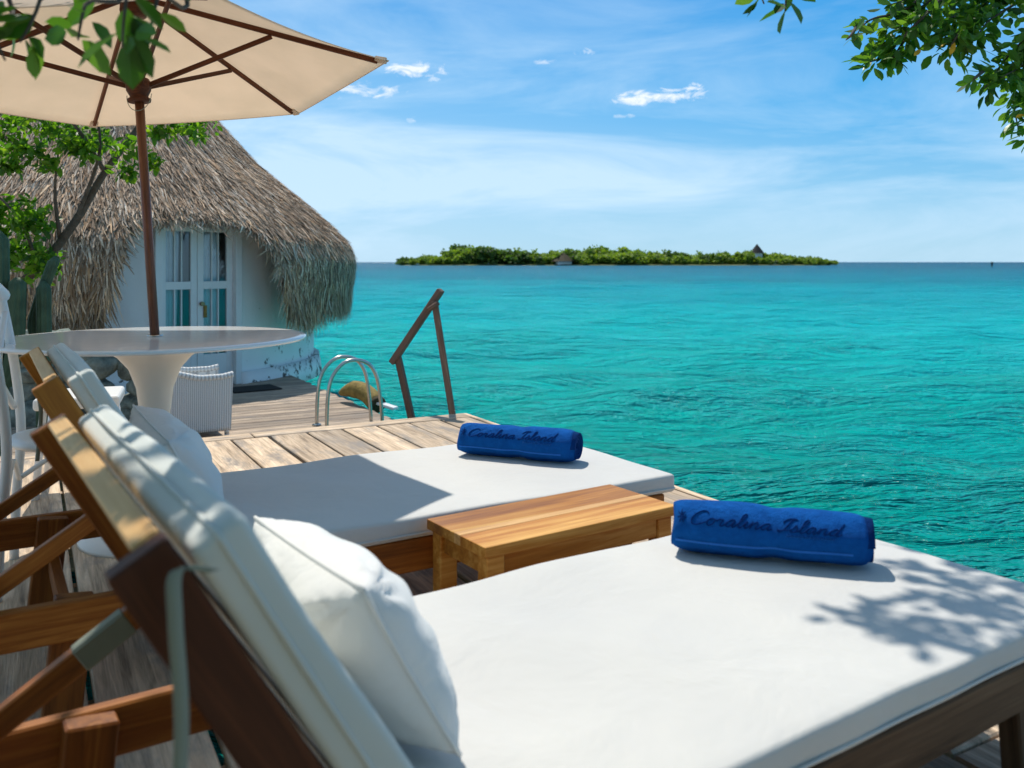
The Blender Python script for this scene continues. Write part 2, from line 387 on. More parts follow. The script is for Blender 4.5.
def quads(name, V, F, material, parent=None, tone=None, warm=None, smooth=False, g=None):
    """fast numpy mesh: V (n,3), F (m,k)"""
    me = bpy.data.meshes.new(name); V = np.asarray(V, np.float32); F = np.asarray(F, np.int32)
    me.vertices.add(len(V)); me.vertices.foreach_set('co', V.ravel())
    k = F.shape[1]; me.loops.add(F.size); me.loops.foreach_set('vertex_index', F.ravel())
    me.polygons.add(len(F)); me.polygons.foreach_set('loop_start', np.arange(0, F.size, k, dtype=np.int32))
    me.polygons.foreach_set('use_smooth', np.full(len(F), smooth))
    me.update(); me.validate()
    for nm, arr in (('tone', tone), ('warm', warm)):
        if arr is not None:
            a = me.attributes.new(nm, 'FLOAT', 'POINT'); a.data.foreach_set('value', np.asarray(arr, np.float32))
    me.materials.append(material); o = bpy.data.objects.new(name, me); COL.objects.link(o)
    if parent: o.parent = parent
    return o

def leaves(centers, size, dirs=None, jit=.35, aspect=.5, up=.35):
    """arrays for folded elliptical leaves; one 8 vertex, 6 quad-ish leaf each (as 4 quads)"""
    n = len(centers); c = np.asarray(centers, float)
    d = rng.normal(size=(n, 3)) if dirs is None else np.asarray(dirs) + rng.normal(size=(n, 3)) * jit
    d /= np.linalg.norm(d, axis=1)[:, None]
    nn = rng.normal(size=(n, 3)) * .8 + np.array([0, 0, up * 3]); sd_ = np.cross(d, nn); sd_ /= np.linalg.norm(sd_, axis=1)[:, None] + 1e-9
    nn = np.cross(sd_, d)
    L = size * rng.uniform(.65, 1.25, n)[:, None]; Wd = L * aspect * .5
    fold = rng.uniform(.05, .35, n)[:, None]; curl = rng.uniform(-.25, .1, n)[:, None]
    P = []
    for (a, w) in ((0, 0), (.16, .58), (.16, 0), (.16, -.58), (.42, 1.), (.42, 0), (.42, -1.), (.74, .80), (.74, 0), (.74, -.80), (1, 0)):
        P.append(c + d * L * a + sd_ * Wd * w + nn * (abs(w) * fold * Wd + curl * L * a * a))
    V = np.stack(P, 1).reshape(-1, 3); b = (np.arange(n) * 11)[:, None]
    Q = np.array([[0, 3, 2, 1], [1, 2, 5, 4], [2, 3, 6, 5], [4, 5, 8, 7], [5, 6, 9, 8], [7, 8, 9, 10]])
    F = (b[:, None, :] + Q[None]).reshape(-1, 4)
    return V, F, n
def leaf_obj(name, centers, size, material, parent, dirs=None, tone=None, aspect=.5, jit=.35):
    V, F, n = leaves(centers, size, dirs, jit, aspect)
    t = np.clip(rng.normal(.45, .22, n), 0, 1) if tone is None else tone
    return quads(name, V, F, material, parent, tone=np.repeat(t, 11))

# ------------------------------------------------------------------ deck frame
K = Vector((-.385, 6.697, 0)); U = Vector((math.cos(R(29)), math.sin(R(29)), 0)); WD = Vector((U.y, -U.x, 0))
def D(u, w, z=0): return K + U * u + WD * w + Vector((0, 0, z))
SEA = -1.0

# ================================================================== SETTING
# sea: one sheet to the horizon, real wave relief near the deck
def sea():
    nr, na = 900, 620
    r = 2.0 * (20000 / 2.0) ** (np.linspace(0, 1, nr) ** 1.0); r = np.concatenate([[.2], r]); nr += 1
    a = np.linspace(R(-100), R(100), na)
    rr, aa = np.meshgrid(r, a, indexing='ij'); X = rr * np.sin(aa); Y = rr * np.cos(aa); Z = np.zeros_like(X)
    cell = rr * max(np.log(10000) / 900, R(200) / na)
    for i in range(100):
        lam = .28 * 2 ** (rng.uniform(0, 1) * 4.7); th = rng.normal(R(-82), R(22)); k = 2 * np.pi / lam
        amp = .0060 * lam ** 1.0 * rng.uniform(.5, 1.2)
        f = np.clip((lam / cell - 3) / 4, 0, 1)
        ph = rng.uniform(0, 6.28); s_ = (X * np.cos(th) + Y * np.sin(th)) * k + ph
        s_ = s_ + .5 * np.sin((X * np.sin(th) - Y * np.cos(th)) * k * .23 + ph * 3)
        Z += f * amp * (np.sin(s_) + .28 * np.cos(2 * s_))
    V = np.stack([X, Y, Z + SEA], -1).reshape(-1, 3)
    idx = np.arange(nr * na).reshape(nr, na)
    F = np.stack([idx[:-1, :-1], idx[:-1, 1:], idx[1:, 1:], idx[1:, :-1]], -1).reshape(-1, 4)[:, ::-1]
    o = quads('sea', V, F, M['water'], smooth=True); tag(o, 'turquoise sea with small wind waves reaching the horizon', None, kind='structure')
sea()
# land under the left side
pl = [(-40, -14), (-6.2, -14), (-4.6, 4), (-3.9, 8), (-3.45, 10), (-3.2, 12.5), (-4.0, 15.6), (-6.5, 18), (-14, 22), (-40, 30)]
b = MB(); cx, cy = -16, 8
def landpt(i, j):
    x, y = pl[int(round(i * (len(pl) - 1)))]
    k = (0, .9, 1.0, 1.05)[int(round(j * 3))]; z = (-.5, -.5, -.62, -1.6)[int(round(j * 3))]
    return (cx + (x - cx) * k, cy + (y - cy) * k, z)
b.grid(landpt, len(pl) - 1, 3); tag(b.build('ground', M['sand']), 'sandy ground under the hut', None, kind='structure')

# upper deck
b = MB(); u = -.005; k = 0
while u > -7.2:
    bw = .232 + random.uniform(-.006, .006); w = .145; first = True
    while w < 9.5:
        L = random.choice((2.6, 3.4, 4.2)) if not first else random.choice((5.2, 6.0, 4.6)); first = False
        w2 = min(w + L, 9.5); dz = random.uniform(-.003, .003)
        p0 = D(u - bw / 2 + random.uniform(-.003, .003), w, -.018 + dz); p1 = D(u - bw / 2 + random.uniform(-.003, .003), w2 - .006, -.018 + dz)
        b.bar(p0, p1, bw, .036, .005); w = w2
    u -= bw + .019; k += 1
for (a0, a1) in ((-7.2, -4.4), (-4.39, -1.6), (-1.59, .02)):        # header board along the step
    b.bar(D(a0, .062, -.014), D(a1, .062, -.014), .15, .036, .005)
b.bar(D(.022, .0, -.06), D(.022, 9.5, -.06), .035, .13, .005)         # edge beam
b.bar(D(-7.2, .0, -.20), D(.02, .0, -.20), .03, .30, .004)              # riser down to the lower deck
for j in range(6):
    for uu in (-.12, -2.4, -4.8): b.bar(D(uu, .3 + j * 1.75, -2.2), D(uu, .3 + j * 1.75, -.04), .14, .14, .01)
for j in range(18): b.bar(D(-7.1, .4 + j * .5, -.09), D(0, .4 + j * .5, -.09), .05, .10, .003)
tag(b.build('wooden_deck', M['deck']), 'sunbleached plank deck carrying the loungers', None, kind='structure')
# lower deck, boards running across
b = MB(); w = -.03
while w > -7.4:
    bw = .135 + random.uniform(-.006, .006); um = .36 if w < -2.1 else -.25
    um += random.uniform(-.02, .02)
    splits = [-5.4, -2.6 + random.uniform(-.6, .6), um]
    for s0, s1 in zip(splits, splits[1:]):
        b.bar(D(s0 + .004, w - bw / 2, -.468 + random.uniform(-.003, .003)), D(s1, w - bw / 2, -.468 + random.uniform(-.003, .003)), bw, .034, .004)
    w -= bw + .009
b.bar(D(.30, -2.15, -.55), D(.30, -7.4, -.55), .05, .12, .005)
b.bar(D(-.30, -.1, -.55), D(-.30, -2.2, -.55), .05, .12, .005)
for j in range(5): b.bar(D(.12 if j > 1 else -.4, -.3 - j * 1.6, -2.2), D(.12 if j > 1 else -.4, -.3 - j * 1.6, -.49), .14, .14, .01)
tag(b.build('lower_deck', M['deck_low']), 'lower boardwalk of narrow grey planks leading to the hut door', None, kind='structure')

# ================================================================== LOUNGERS
T60 = Vector((.5, 0, .866)); NF = Vector((-.866, 0, .5))
WID = .835
def rounded_pad(L, Wd, T, puff=.006, nx=36, ny=24, rad=.022, wr=.0015, seed=0):
    """soft mattress block, local x 0..L, y 0..Wd, z 0..T, rounded edges"""
    rs = random.Random(seed); ph = [(rs.uniform(3, 14), rs.uniform(3, 14), rs.uniform(0, 6.3)) for _ in range(6)]
    b = bmesh.new(); bmesh.ops.create_cube(b, size=1)
    for v in b.verts: v.co = Vector(((v.co.x + .5) * L, (v.co.y + .5) * Wd, (v.co.z + .5) * T))
    bmesh.ops.bevel(b, geom=b.edges[:], offset=rad, segments=4, affect='EDGES', profile=.5)
    for ax, n, S_ in ((0, nx, L), (1, ny, Wd)):
        for i in range(1, n):
            co = [0, 0, 0]; no = [0, 0, 0]; co[ax] = S_ * i / n; no[ax] = 1
            bmesh.ops.bisect_plane(b, geom=b.verts[:] + b.edges[:] + b.faces[:], plane_co=co, plane_no=no)
    for v in b.verts:
        x, y = v.co.x / L, v.co.y / Wd
        q = max(0, 1 - (2 * x - 1) ** 6) * max(0, 1 - (2 * y - 1) ** 6)
        wv = sum(math.sin(a * v.co.x + c * v.co.y + p) for a, c, p in ph) * wr
        if v.co.z > T * .5: v.co.z += puff * q + wv
        e = (1 - abs(2 * v.co.z / T - 1)) * .004
        edge = math.sin(v.co.x * 23 + v.co.y * 17) * .0012
        if v.co.y < rad or v.co.y > Wd - rad: v.co.y += (e + edge) * (1 if y > .5 else -1)
        if v.co.x < rad or v.co.x > L - rad: v.co.x += (e + edge) * (1 if x > .5 else -1)
    for f in b.faces: f.smooth = True
    return b
def rect_loop(L, Wd, z, r=.02, o=.003):
    pts = []
    for (cx_, cy_, a0) in ((L - r, Wd - r, 0), (r, Wd - r, 90), (r, r, 180), (L - r, r, 270)):
        for k in range(5):
            a = R(a0 + k * 22.5); pts.append((cx_ + (r + o) * math.cos(a), cy_ + (r + o) * math.sin(a), z))
    return pts
def bm_mx(x, y, z, o):
    m = Matrix((x, y, z)).transposed().to_4x4(); m.translation = o; return m
def make_lounger(label):
    t = empty('sun_lounger', label, 'sun lounger', group='wooden sun loungers side by side on the deck')
    seat = MB(); seat.add(rounded_pad(1.52, WID, .06, puff=.003, rad=.010, seed=3), Matrix.Translation((-.02, 0, .390))); ms = seat.build('mattress', M['mattress'], t)
    p = MB(); p.tube([(x_ - .02, y_, z_) for x_, y_, z_ in rect_loop(1.52, WID, .404, .010, .004)], .0032, 6, closed=True); p.build('piping', M['mattress'], ms)
    # backrest cushion
    o = Vector((1.478, .004, .424)) ; mx = bm_mx(T60, Vector((0, 1, 0)), NF, o - NF * .062)
    mx.col[1][:3] = Vector((0, 1, 0))
    # local x = T60 (up), y = lateral, z = NF (front): right handed check: T60 x Y = (-.866,0,.5) = NF
    bk = MB(); bk.add(rounded_pad(.575, WID - .008, .062, puff=.004, nx=16, ny=26, rad=.011, wr=.0016, seed=9), mx); bc = bk.build('backrest_cushion', M['back_canvas'], t)
    p = MB(); p.tube([mx @ Vector(q) for q in rect_loop(.575, WID - .008, .030, .011, .004)], .0035, 6, closed=True); p.build('piping', M['back_canvas'], bc)
    # backrest frame
    def bp(a, back, y): return Vector((1.478, y, .424)) + T60 * a - NF * (.064 + back)
    sr = []
    for y in (.02, WID - .02):
        q = MB(); q.bar(bp(-.05, .036, y), bp(.600, .036, y), .062, .030, .003, up=(0, 1, 0), tone=.3); q.build('backrest_rail', M['dark_wood'] if y > .4 else M['frame_wood'], t)  # near rail in darker wood, its shade put into the colour
    q = MB(); q.bar(bp(.580, .022, .038), bp(.580, .022, WID - .038), .030, .044, .003, up=tuple(T60), tone=.75); q.build('top_rail', M['pale_wood'], t)
    q = MB()
    for a in np.linspace(.03, .47, 5): q.bar(bp(a, .016, .036), bp(a, .016, WID - .036), .02, .06, .003, up=tuple(T60))
    q.build('backrest_slats', M['frame_wood'], t)
    # props with their cross bar
    for y in (.085, WID - .085):
        q = MB(); q.bar(Vector((1.70, y, .585)), Vector((2.03, y, .375)), .026, .042, .003, up=(0, 0, 1)); q.build('prop_bar', M['frame_wood'], t)
    q = MB(); q.bar((1.985, .055, .424), (1.985, WID - .055, .424), .042, .044, .003, tone=.8); q.build('cross_bar', M['frame_wood'], t)
    for y in (.017, WID - .017):
        q = MB(); q.bar((.02, y, .342), (2.22, y, .342), .030, .092, .004); q.build('side_rail', M['frame_wood'], t)
    for x in (.035, 2.205):
        q = MB(); q.bar((x, .033, .342), (x, WID - .033, .342), .028, .088, .004); q.build('end_rail', M['frame_wood'], t)
    q = MB()
    for i in range(15): q.box((.10 + i * .098, WID / 2, .380), (.07, WID - .07, .016), .003)
    q.build('bed_slats', M['frame_wood'], t)
    for x, dx in ((.19, -.02), (1.80, .03)):
        for y, dy in ((.055, -.01), (WID - .055, .01)):
            q = MB(); q.bar((x, y, .385), (x + dx, y + dy, .09), .045, .085, .004, up=(1, 0, 0)); q.build('leg', M['frame_wood'], t)
    for x in (.19, 1.80):
        q = MB(); q.bar((x, .08, .25), (x, WID - .08, .25), .03, .05, .003); q.build('leg_stretcher', M['frame_wood'], t)
    return t
L1 = make_lounger('wooden sun lounger beyond the teak side table, with the umbrella shadow on its white mattress')
L1.location = (.10, 3.655, -.09); L1.rotation_euler = (0, 0, R(211.3))
L2 = copy_tree(L1, None, 'nearest wooden sun lounger, with leaf shadows across the foot of its white mattress')
L2.location = (.752, 2.528, -.09); L2.rotation_euler = (0, 0, R(213.4))
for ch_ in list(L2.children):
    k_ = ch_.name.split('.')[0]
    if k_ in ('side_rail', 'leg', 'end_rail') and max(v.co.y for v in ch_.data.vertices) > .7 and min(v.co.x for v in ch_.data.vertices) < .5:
        ch_.data = ch_.data.copy(); ch_.data.materials[0] = M['shaded_frame']  # near side and foot end take the copy with shade in its colour
# long ribbon ties on the near lounger
def ribbon(pts, w, side=(0, 1, 0)):
    sd_ = Vector(side).normalized() * w / 2; b = MB(); P = [Vector(p) for p in pts]
    n = 24
    def cr(i):
        f = i * (len(P) - 1); a = min(int(f), len(P) - 2); q = f - a
        p0, p1, p2, p3 = P[max(a - 1, 0)], P[a], P[a + 1], P[min(a + 2, len(P) - 1)]
        return .5 * ((2 * p1) + (p2 - p0) * q + (2 * p0 - 5 * p1 + 4 * p2 - p3) * q * q + (-p0 + 3 * p1 - 3 * p2 + p3) * q ** 3)
    b.grid(lambda i, j: cr(i) + sd_ * (2 * j - 1), n, 2); return b
ribbon([(1.80, WID + .012, .875), (1.835, WID + .02, .885), (1.838, WID + .026, .84), (1.832, WID + .024, .74), (1.838, WID + .022, .60), (1.83, WID + .03, .42)], .014, (1, .25, 0)).build('tie_ribbon', M['strap'], L2, solid=.002)
q = MB(); q.bar(Vector((1.745, .085, .5564)), Vector((1.825, .085, .5055)), .030, .046, .004); q.build('tie_band', M['strap'], L2)
for ch_ in list(L1.children):
    if ch_.name.startswith('backrest_rail'):
        ch_.data = ch_.data.copy(); ch_.data.materials[0] = M['teak']
ribbon([(1.80, -.006, .86), (1.84, -.012, .80), (1.83, -.012, .70), (1.84, -.012, .55)], .012, (1, 0, 0)).build('tie_ribbon', M['strap'], L1, solid=.002)

# ------------------------------------------------------------------ pillows
def pillow(w, h, t, seed):
    """local x width, y height, z thickness"""
    rs = random.Random(seed); wv = [(rs.uniform(8, 26), rs.uniform(8, 26), rs.uniform(0, 6.3), rs.uniform(.4, 1)) for _ in range(8)]
    b = MB(); n = 44
    def fn(sgn):
        def f(i, j):
            x, y = 2 * i - 1, 2 * j - 1
            th = (max(0, 1 - abs(x) ** 2.4) * max(0, 1 - abs(y) ** 2.4)) ** .48
            # corners pulled out into ears, sides pulled in
            px = x * (1 - .06 * (1 - y * y) ** 1.0 * abs(x) ** 3); py = y * (1 - .06 * (1 - x * x) * abs(y) ** 3)
            wr = sum(a * math.sin(k1 * x * .5 + k2 * y * .5 + p) for k1, k2, p, a in wv) * .0020
            # radial pull wrinkles near corners
            cd_ = (1 - abs(x)) + (1 - abs(y)); an = math.atan2(1.0001 - abs(y), 1.0001 - abs(x))
            wr += .011 * math.sin(an * 15 + sgn + x * 2) * math.exp(-((cd_ - .38) / .3) ** 2)
            z = sgn * (th * t / 2 + wr * th ** .6)
            return (px * w / 2, py * h / 2, z)
        return f
    b.grid(fn(1), n, n); b.grid(fn(-1), n, n)
    bmesh.ops.remove_doubles(b.bm, verts=b.bm.verts[:], dist=.0006)
    return b
def piping_loop(w, h):
    pts = []
    for k in range(4):
        for i in range(16):
            s_ = 2 * i / 16 - 1
            x, y = ((s_, -1), (1, s_), (-s_, 1), (-1, -s_))[k]
            px = x * (1 - .06 * (1 - y * y) * abs(x) ** 3); py = y * (1 - .06 * (1 - x * x) * abs(y) ** 3)
            pts.append((px * w / 2, py * h / 2, 0))
    return pts
def place_pillow(lounger_loc, yaw, label, seed, lat=.385, roll=0, ds=0):
    t = empty('pillow', label, 'pillow', group='white pillows leaning on the backrests')
    t.matrix_world = Matrix.Identity(4)
    pb = pillow(.555, .285, .185, seed); o = pb.build('cover', M['pillow'], t)
    pp = MB(); pp.tube(piping_loop(.555, .285), .0035, 6, closed=True); pp.build('piping', M['pillow'], o)
    lm = Matrix.Translation(lounger_loc) @ Matrix.Rotation(yaw, 4, 'Z')
    ang = R(62); up = Vector((math.cos(ang), 0, math.sin(ang))); fr = Vector((-math.sin(ang), 0, math.cos(ang)))
    c = Vector((1.44 + ds, lat - .012, .452)) + up * .125 + fr * .050
    m = bm_mx(Vector((0, -1, 0)), up, fr, c)
    if Vector((0, -1, 0)).cross(up).dot(fr) < 0: m = bm_mx(Vector((0, 1, 0)), up, fr, c)
    m = m @ Matrix.Rotation(roll, 4, 'Z')
    t.matrix_world = lm @ m
    return t
place_pillow(L1.location, R(211.3), 'plump white pillow leaning on the backrest of the farther lounger', 4, .40, R(2), .055)
place_pillow(L2.location, R(213.4), 'plump creased white pillow in the foreground, on the nearest lounger', 8, .365, R(-5), .012)

# ------------------------------------------------------------------ side table
t = empty('side_table', 'low teak side table with three-board top between the two loungers', 'side table', (.125, 2.505, -.0), R(34.5))
q = MB()
for i, (w_, tn) in enumerate(((.148, .25), (.032, .98), (.122, .60))):
    if i == 1: continue
    y = (.151 - .148 / 2, .151 - .148 - .016, -.151 + .061)[i]
    q.box((0, y, .346), (.675, w_ - .0002, .028), .0012, tone=tn)
top = q.build('table_top', M['teak'], t)
q = MB(); q.box((0, -.013, .3465), (.6752, .0318, .0282), .001, tone=.9); q.build('pale_board', M['pale_wood'], top)
for sx in (-1, 1):
    for sy in (-1, 1):
        q = MB(); q.box((sx * .298, sy * .118, .1645), (.055, .045, .329), .003, tone=.5); q.build('leg', M['teak'], t)
for sy in (-1, 1):
    q = MB(); q.box((0, sy * .124, .302), (.54, .022, .055), .002, tone=.3); q.build('apron', M['teak'], t)
for sx in (-1, 1):
    q = MB(); q.box((sx * .303, 0, .302), (.022, .19, .055), .002, tone=.3); q.build('apron', M['teak'], t)

# ------------------------------------------------------------------ towels
GL = {  # cursive strokes on a 1-high grid, joined left to right
 'C': ([(.75, .82), (.62, .98), (.40, 1.0), (.18, .78), (.08, .42), (.18, .10), (.42, .0), (.68, .12), (.85, .26)], .82),
 'o': ([(0, .22), (.12, .42), (.26, .48), (.10, .40), (.08, .14), (.22, 0), (.38, .16), (.36, .42), (.26, .48), (.44, .40), (.52, .38)], .50),
 'r': ([(0, .30), (.10, .50), (.12, .44), (.28, .44), (.24, .10), (.34, .0), (.46, .12)], .44),
 'a': ([(0, .15), (.10, .36), (.30, .50), (.40, .42), (.22, .48), (.08, .26), (.12, .04), (.26, .04), (.40, .40), (.38, .08), (.46, .0), (.56, .14)], .54),
 'l': ([(0, .14), (.18, .50), (.26, .92), (.18, 1.0), (.10, .80), (.10, .20), (.20, .0), (.34, .14)], .32),
 'i': ([(0, .14), (.12, .48), (.10, .10), (.18, .0), (.30, .14)], .28),
 'n': ([(0, .14), (.10, .46), (.10, .0), (.16, .34), (.30, .48), (.36, .36), (.34, .08), (.42, .0), (.54, .14)], .52),
 's': ([(0, .14), (.16, .34), (.22, .52), (.32, .22), (.24, .02), (.06, .06), (.24, .02), (.42, .14)], .40),
 'd': ([(0, .15), (.10, .36), (.30, .50), (.22, .48), (.08, .26), (.12, .04), (.28, .06), (.40, .50), (.46, 1.0), (.40, .40), (.40, .06), (.50, .0), (.62, .14)], .60),
 'I': ([(.02, .70), (.14, .92), (.40, 1.0), (.60, .96), (.40, .90), (.30, .50), (.20, .12), (.04, .0), (-.06, .12), (.14, .10), (.42, .14)], .48),
}
def catmull(P, k=4):
    out = []
    for i in range(len(P) - 1):
        p0, p1, p2, p3 = P[max(i - 1, 0)], P[i], P[i + 1], P[min(i + 2, len(P) - 1)]
        for j in range(k):
            q = j / k
            out.append(tuple(.5 * (2 * b_ + (c_ - a_) * q + (2 * a_ - 5 * b_ + 4 * c_ - d_) * q * q + (3 * b_ - a_ - 3 * c_ + d_) * q ** 3) for a_, b_, c_, d_ in zip(p0, p1, p2, p3)))
    out.append(P[-1]); return out
def towel(p0, p1, r, label, seed, flip=1):
    """p0,p1: left and right ends on the mattress"""
    p0, p1 = Vector(p0), Vector(p1); ax = (p1 - p0); L = ax.length; yaw = math.atan2(ax.y, ax.x)
    t = empty('rolled_towel', label, 'towel', p0, yaw, 'rolled blue beach towels')
    rs = random.Random(seed); ph = [rs.uniform(0, 6) for _ in range(6)]
    def rad(x, a):
        return r * (1 + .05 * math.sin(x * 13 + ph[0]) + .022 * math.sin(a * 2 + ph[1] + x * 9) + .012 * math.sin(a * 5 + x * 30 + ph[2]) - .10 * math.exp(-((x / L - .52) / .06) ** 2))
    def pt(x, a, rr):   # a=0 toward camera, 90 up
        y = -math.cos(a) * rr * 1.05; z = math.sin(a) * rr * .93
        zz = r * .9 + z
        return Vector((x, y, max(zz, .001 + .002 * abs(math.cos(a)))))
    # outer wrap: rolls almost two turns, open edge low on the camera side
    b = MB(); n = 110; turns = 2.2; a_s = R(-40)
    def outer(i, j):
        a = a_s + i * turns * 2 * math.pi; f = 1 - i * turns * .085
        x0 = .004 + .006 * i + .003 * math.sin(a * 3); x1 = L - .018 + .004 * math.sin(a * 2 + 1) + i * .012
        x = x0 + (x1 - x0) * j
        e = min(j, 1 - j) * (x1 - x0); rnd = 1 - .13 * math.exp(-e / .014)
        return pt(x, a, rad(x, a) * (1 - (1 - f)) * rnd)
    b.grid(outer, n, 46); o1 = b.build('outer_wrap', M['towel'], t, solid=.0065)
    # inner roll that sticks out at the right end
    b = MB()
    def inner(i, j):
        a = i * 4.2 * 2 * math.pi; f = .93 - i * .78
        x0 = .012 + i * .010; x1 = L + .000 - i * .010
        x = x0 + (x1 - x0) * j; e = min(j, 1 - j) * (x1 - x0); rnd = 1 - .09 * math.exp(-e / .008)
        return pt(x, a, rad(x, a) * f * rnd)
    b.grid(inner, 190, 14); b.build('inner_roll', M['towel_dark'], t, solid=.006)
    # woven border bands and raised lettering on the outer wrap
    def surf(x, s_, off): # s_ distance up from the front middle
        a = R(8) + s_ / r; q = pt(x, a, rad(x, a) + off); return q
    for nm, s0, s1, mt in (('woven_band', -.030, -.024, 'towel_light'), ):
        b = MB(); b.grid(lambda i, j: surf(.012 + (L - .06) * i, s0 + (s1 - s0) * j, .0042), 40, 3); b.build(nm, M[mt], o1)
    b = MB(); x = 0; H = .034; pen = 0; strokes = []
    def put(word, x):
        pts = []
        for ch in word:
            gl, adv = GL[ch]; 
            for (gx, gy) in gl: pts.append((x + gx, gy))
            x += adv
            if ch in 'CI': strokes.append(pts); pts = []
        strokes.append(pts); return x
    xe = put('Coralina', 0); xe = put('Island', xe + .35)
    sc = (L - .115) / xe
    for st in strokes:
        if len(st) < 2: continue
        c = catmull(st, 4)
        b.tube([surf(.040 + (px + py * .35) * sc, .016 + py * H, .0030) for px, py in c], .0016, 5)
    b.build('lettering', M['towel_mid'], o1)
    # star-like coral emblem left of the words
    b = MB()
    for k in range(7):
        a = R(90 + k * 51.4); b.tube([surf(.026 + math.cos(a) * q * .010, .034 + math.sin(a) * q * .017, .0036) for q in (0, .5, 1)], .0016, 5)
    b.build('emblem', M['towel_mid'], o1)
    # faint line of small letters
    b = MB()
    for k in range(13):
        xx = L * .58 + k * .0085; b.tube([surf(xx + dx, .004 + dy, .0036) for dx, dy in ((0, 0), (.002, .007), (.0045, .001), (.006, .006))], .0009, 4)
    b.build('small_lettering', M['towel_light'], o1)
    return t
towel((.405, 2.180, .3635), (.848, 2.045, .3635), .067, 'rolled blue towel near the leaf shadows on the nearest lounger', 2)
towel((-.185, 3.262, .3635), (.240, 3.105, .3635), .063, 'rolled blue towel at the foot of the farther lounger', 5)

# ================================================================== TABLE, UMBRELLA
TB = Vector((-2.047, 4.988, .74))
FARSCALE = []
t = tbl = empty('pedestal_table', 'large round white table on a trumpet-shaped cream pedestal, under the umbrella', 'table', (TB.x, TB.y, 0))
q = MB(); q.lathe([(.0, .735), (.30, .735), (.35, .700), (.60, .705), (.79, .714), (.835, .720), (.845, .728), (.845, .736), (.838, .741), (.80, .7425), (.3, .7425), (0.001, .7425)], 96); q.build('table_top', M['white_top'], t)
q = MB(); q.lathe([(.030, .742), (.044, .742), (.044, .752), (.030, .754)], 24); q.build('umbrella_ring', M['steel'], t)
q = MB(); q.lathe([(.40, -.395), (.40, -.375), (.34, -.35), (.20, -.28), (.115, -.15), (.085, .05), (.082, .30), (.10, .45), (.14, .56), (.20, .63), (.28, .68), (.345, .699), (.30, .734), (.0, .734)], 64); q.build('pedestal', M['cream_resin'], t)

AX = Vector((-0.08192494, 0.03873479, 0.9958855)).normalized(); E1 = Vector((0, 1, 0)).cross(AX).normalized(); E2 = AX.cross(E1)
t = umb = empty('patio_umbrella', 'beige six-sided patio umbrella on a wooden pole rising through the white table', 'umbrella')
t.matrix_world = bm_mx(E1, E2, AX, TB)
RR, ZR, ZA, PH = 1.448, 1.5214, 2.012, 2.18633553
tip = [Vector((RR * math.cos(PH - i * math.pi / 3), RR * math.sin(PH - i * math.pi / 3), ZR)) for i in range(6)]; APX = Vector((0, 0, ZA))
q = MB(); q.tube([(0, 0, -1.05), (0, 0, 1.95)], .026, 16); q.build('pole', M['pole_wood'], t)
b = MB()
for i in range(6):
    A, B = tip[i], tip[(i + 1) % 6]
    def fn(a, c, A=A, B=B):
        r_ = .0001 + a; e = A.lerp(B, c); p = APX.lerp(e, r_)
        sag = .035 * 4 * c * (1 - c) * a; p.z -= sag * .55 * a + .03 * math.sin(a * math.pi) * (1 - 4 * c * (1 - c)) * 0
        ctr = Vector((0, 0, p.z)); d = (ctr - p); 
        if d.length > 1e-4: p += d.normalized() * sag * .8 * a
        return p
    b.grid(fn, 14, 12)
bmesh.ops.remove_doubles(b.bm, verts=b.bm.verts[:], dist=.0008)
cn = b.build('canopy', M['canopy'], t, solid=.0015)
# hem and sewn corner pockets
b = MB()
for i in range(6):
    A, B = tip[i], tip[(i + 1) % 6]; pts = []
    for k in range(13):
        c = k / 12; p = A.lerp(B, c); sg = .035 * 4 * c * (1 - c); p.z -= sg * .55; d = Vector((-p.x, -p.y, 0)).normalized(); p += d * sg * .8; pts.append(p)
    b.tube(pts, .0035, 6)
b.build('hem', M['canopy'], cn)
HB = Vector((0, 0, 1.455))
for i in range(6):
    d = (tip[i] - APX); a0 = APX + d * .035 - Vector((0, 0, .024)); a1 = APX + d * .955 - Vector((0, 0, .022))
    q = MB(); q.bar(a0, a1, .020, .030, .003); rb = q.build('rib', M['dark_wood'], t)
    mid = APX + d * .53 - Vector((0, 0, .050)); h0 = HB + Vector((d.x, d.y, 0)).normalized() * .05
    q = MB(); side = Vector((-d.y, d.x, 0)).normalized() * .0
    q.bar(h0, mid, .018, .028, .003, ext=.02); q.build('strut', M['dark_wood'], t)
    q = MB(); pk = tip[i]; q.bar(APX + d * .945 - Vector((0, 0, .012)), APX + d * .992 - Vector((0, 0, .004)), .05, .03, .004); q.build('corner_pocket', M['canopy'], cn)
q = MB(); q.lathe([(.030, 1.36), (.062, 1.362), (.066, 1.378), (.050, 1.388), (.052, 1.40), (.068, 1.43), (.072, 1.47), (.060, 1.495), (.030, 1.50)], 24); q.build('runner_hub', M['dark_wood'], t)
q = MB(); q.lathe([(.03, 1.86), (.070, 1.865), (.075, 1.90), (.070, 1.94), (.045, 1.96), (.03, 1.985)], 24); q.build('top_hub', M['dark_wood'], t)
q = MB(); pts = [(-.06 + .0 * k, 0, 0) for k in range(2)]
pts = [(.055 * math.cos(R(a)) * 1.3 + .01, -.02 - .03 * math.sin(R(a)), 1.40 - .10 * math.sin(R(a))) for a in range(0, 181, 15)]
q.tube(pts, .0022, 6); q.build('pull_cord', M['strap'], t)
q = MB(); q.tube([(0, 0, 1.98), (0, 0, 2.06)], [.03, .012], 12); q.build('finial', M['dark_wood'], t)

XM = Matrix.Translation((0, 0, 1.08)) @ Matrix.Scale(.69, 4) @ Matrix.Translation((0, 0, -1.17))
bpy.context.view_layer.update()
for o in (tbl, umb): o.matrix_world = XM @ o.matrix_world
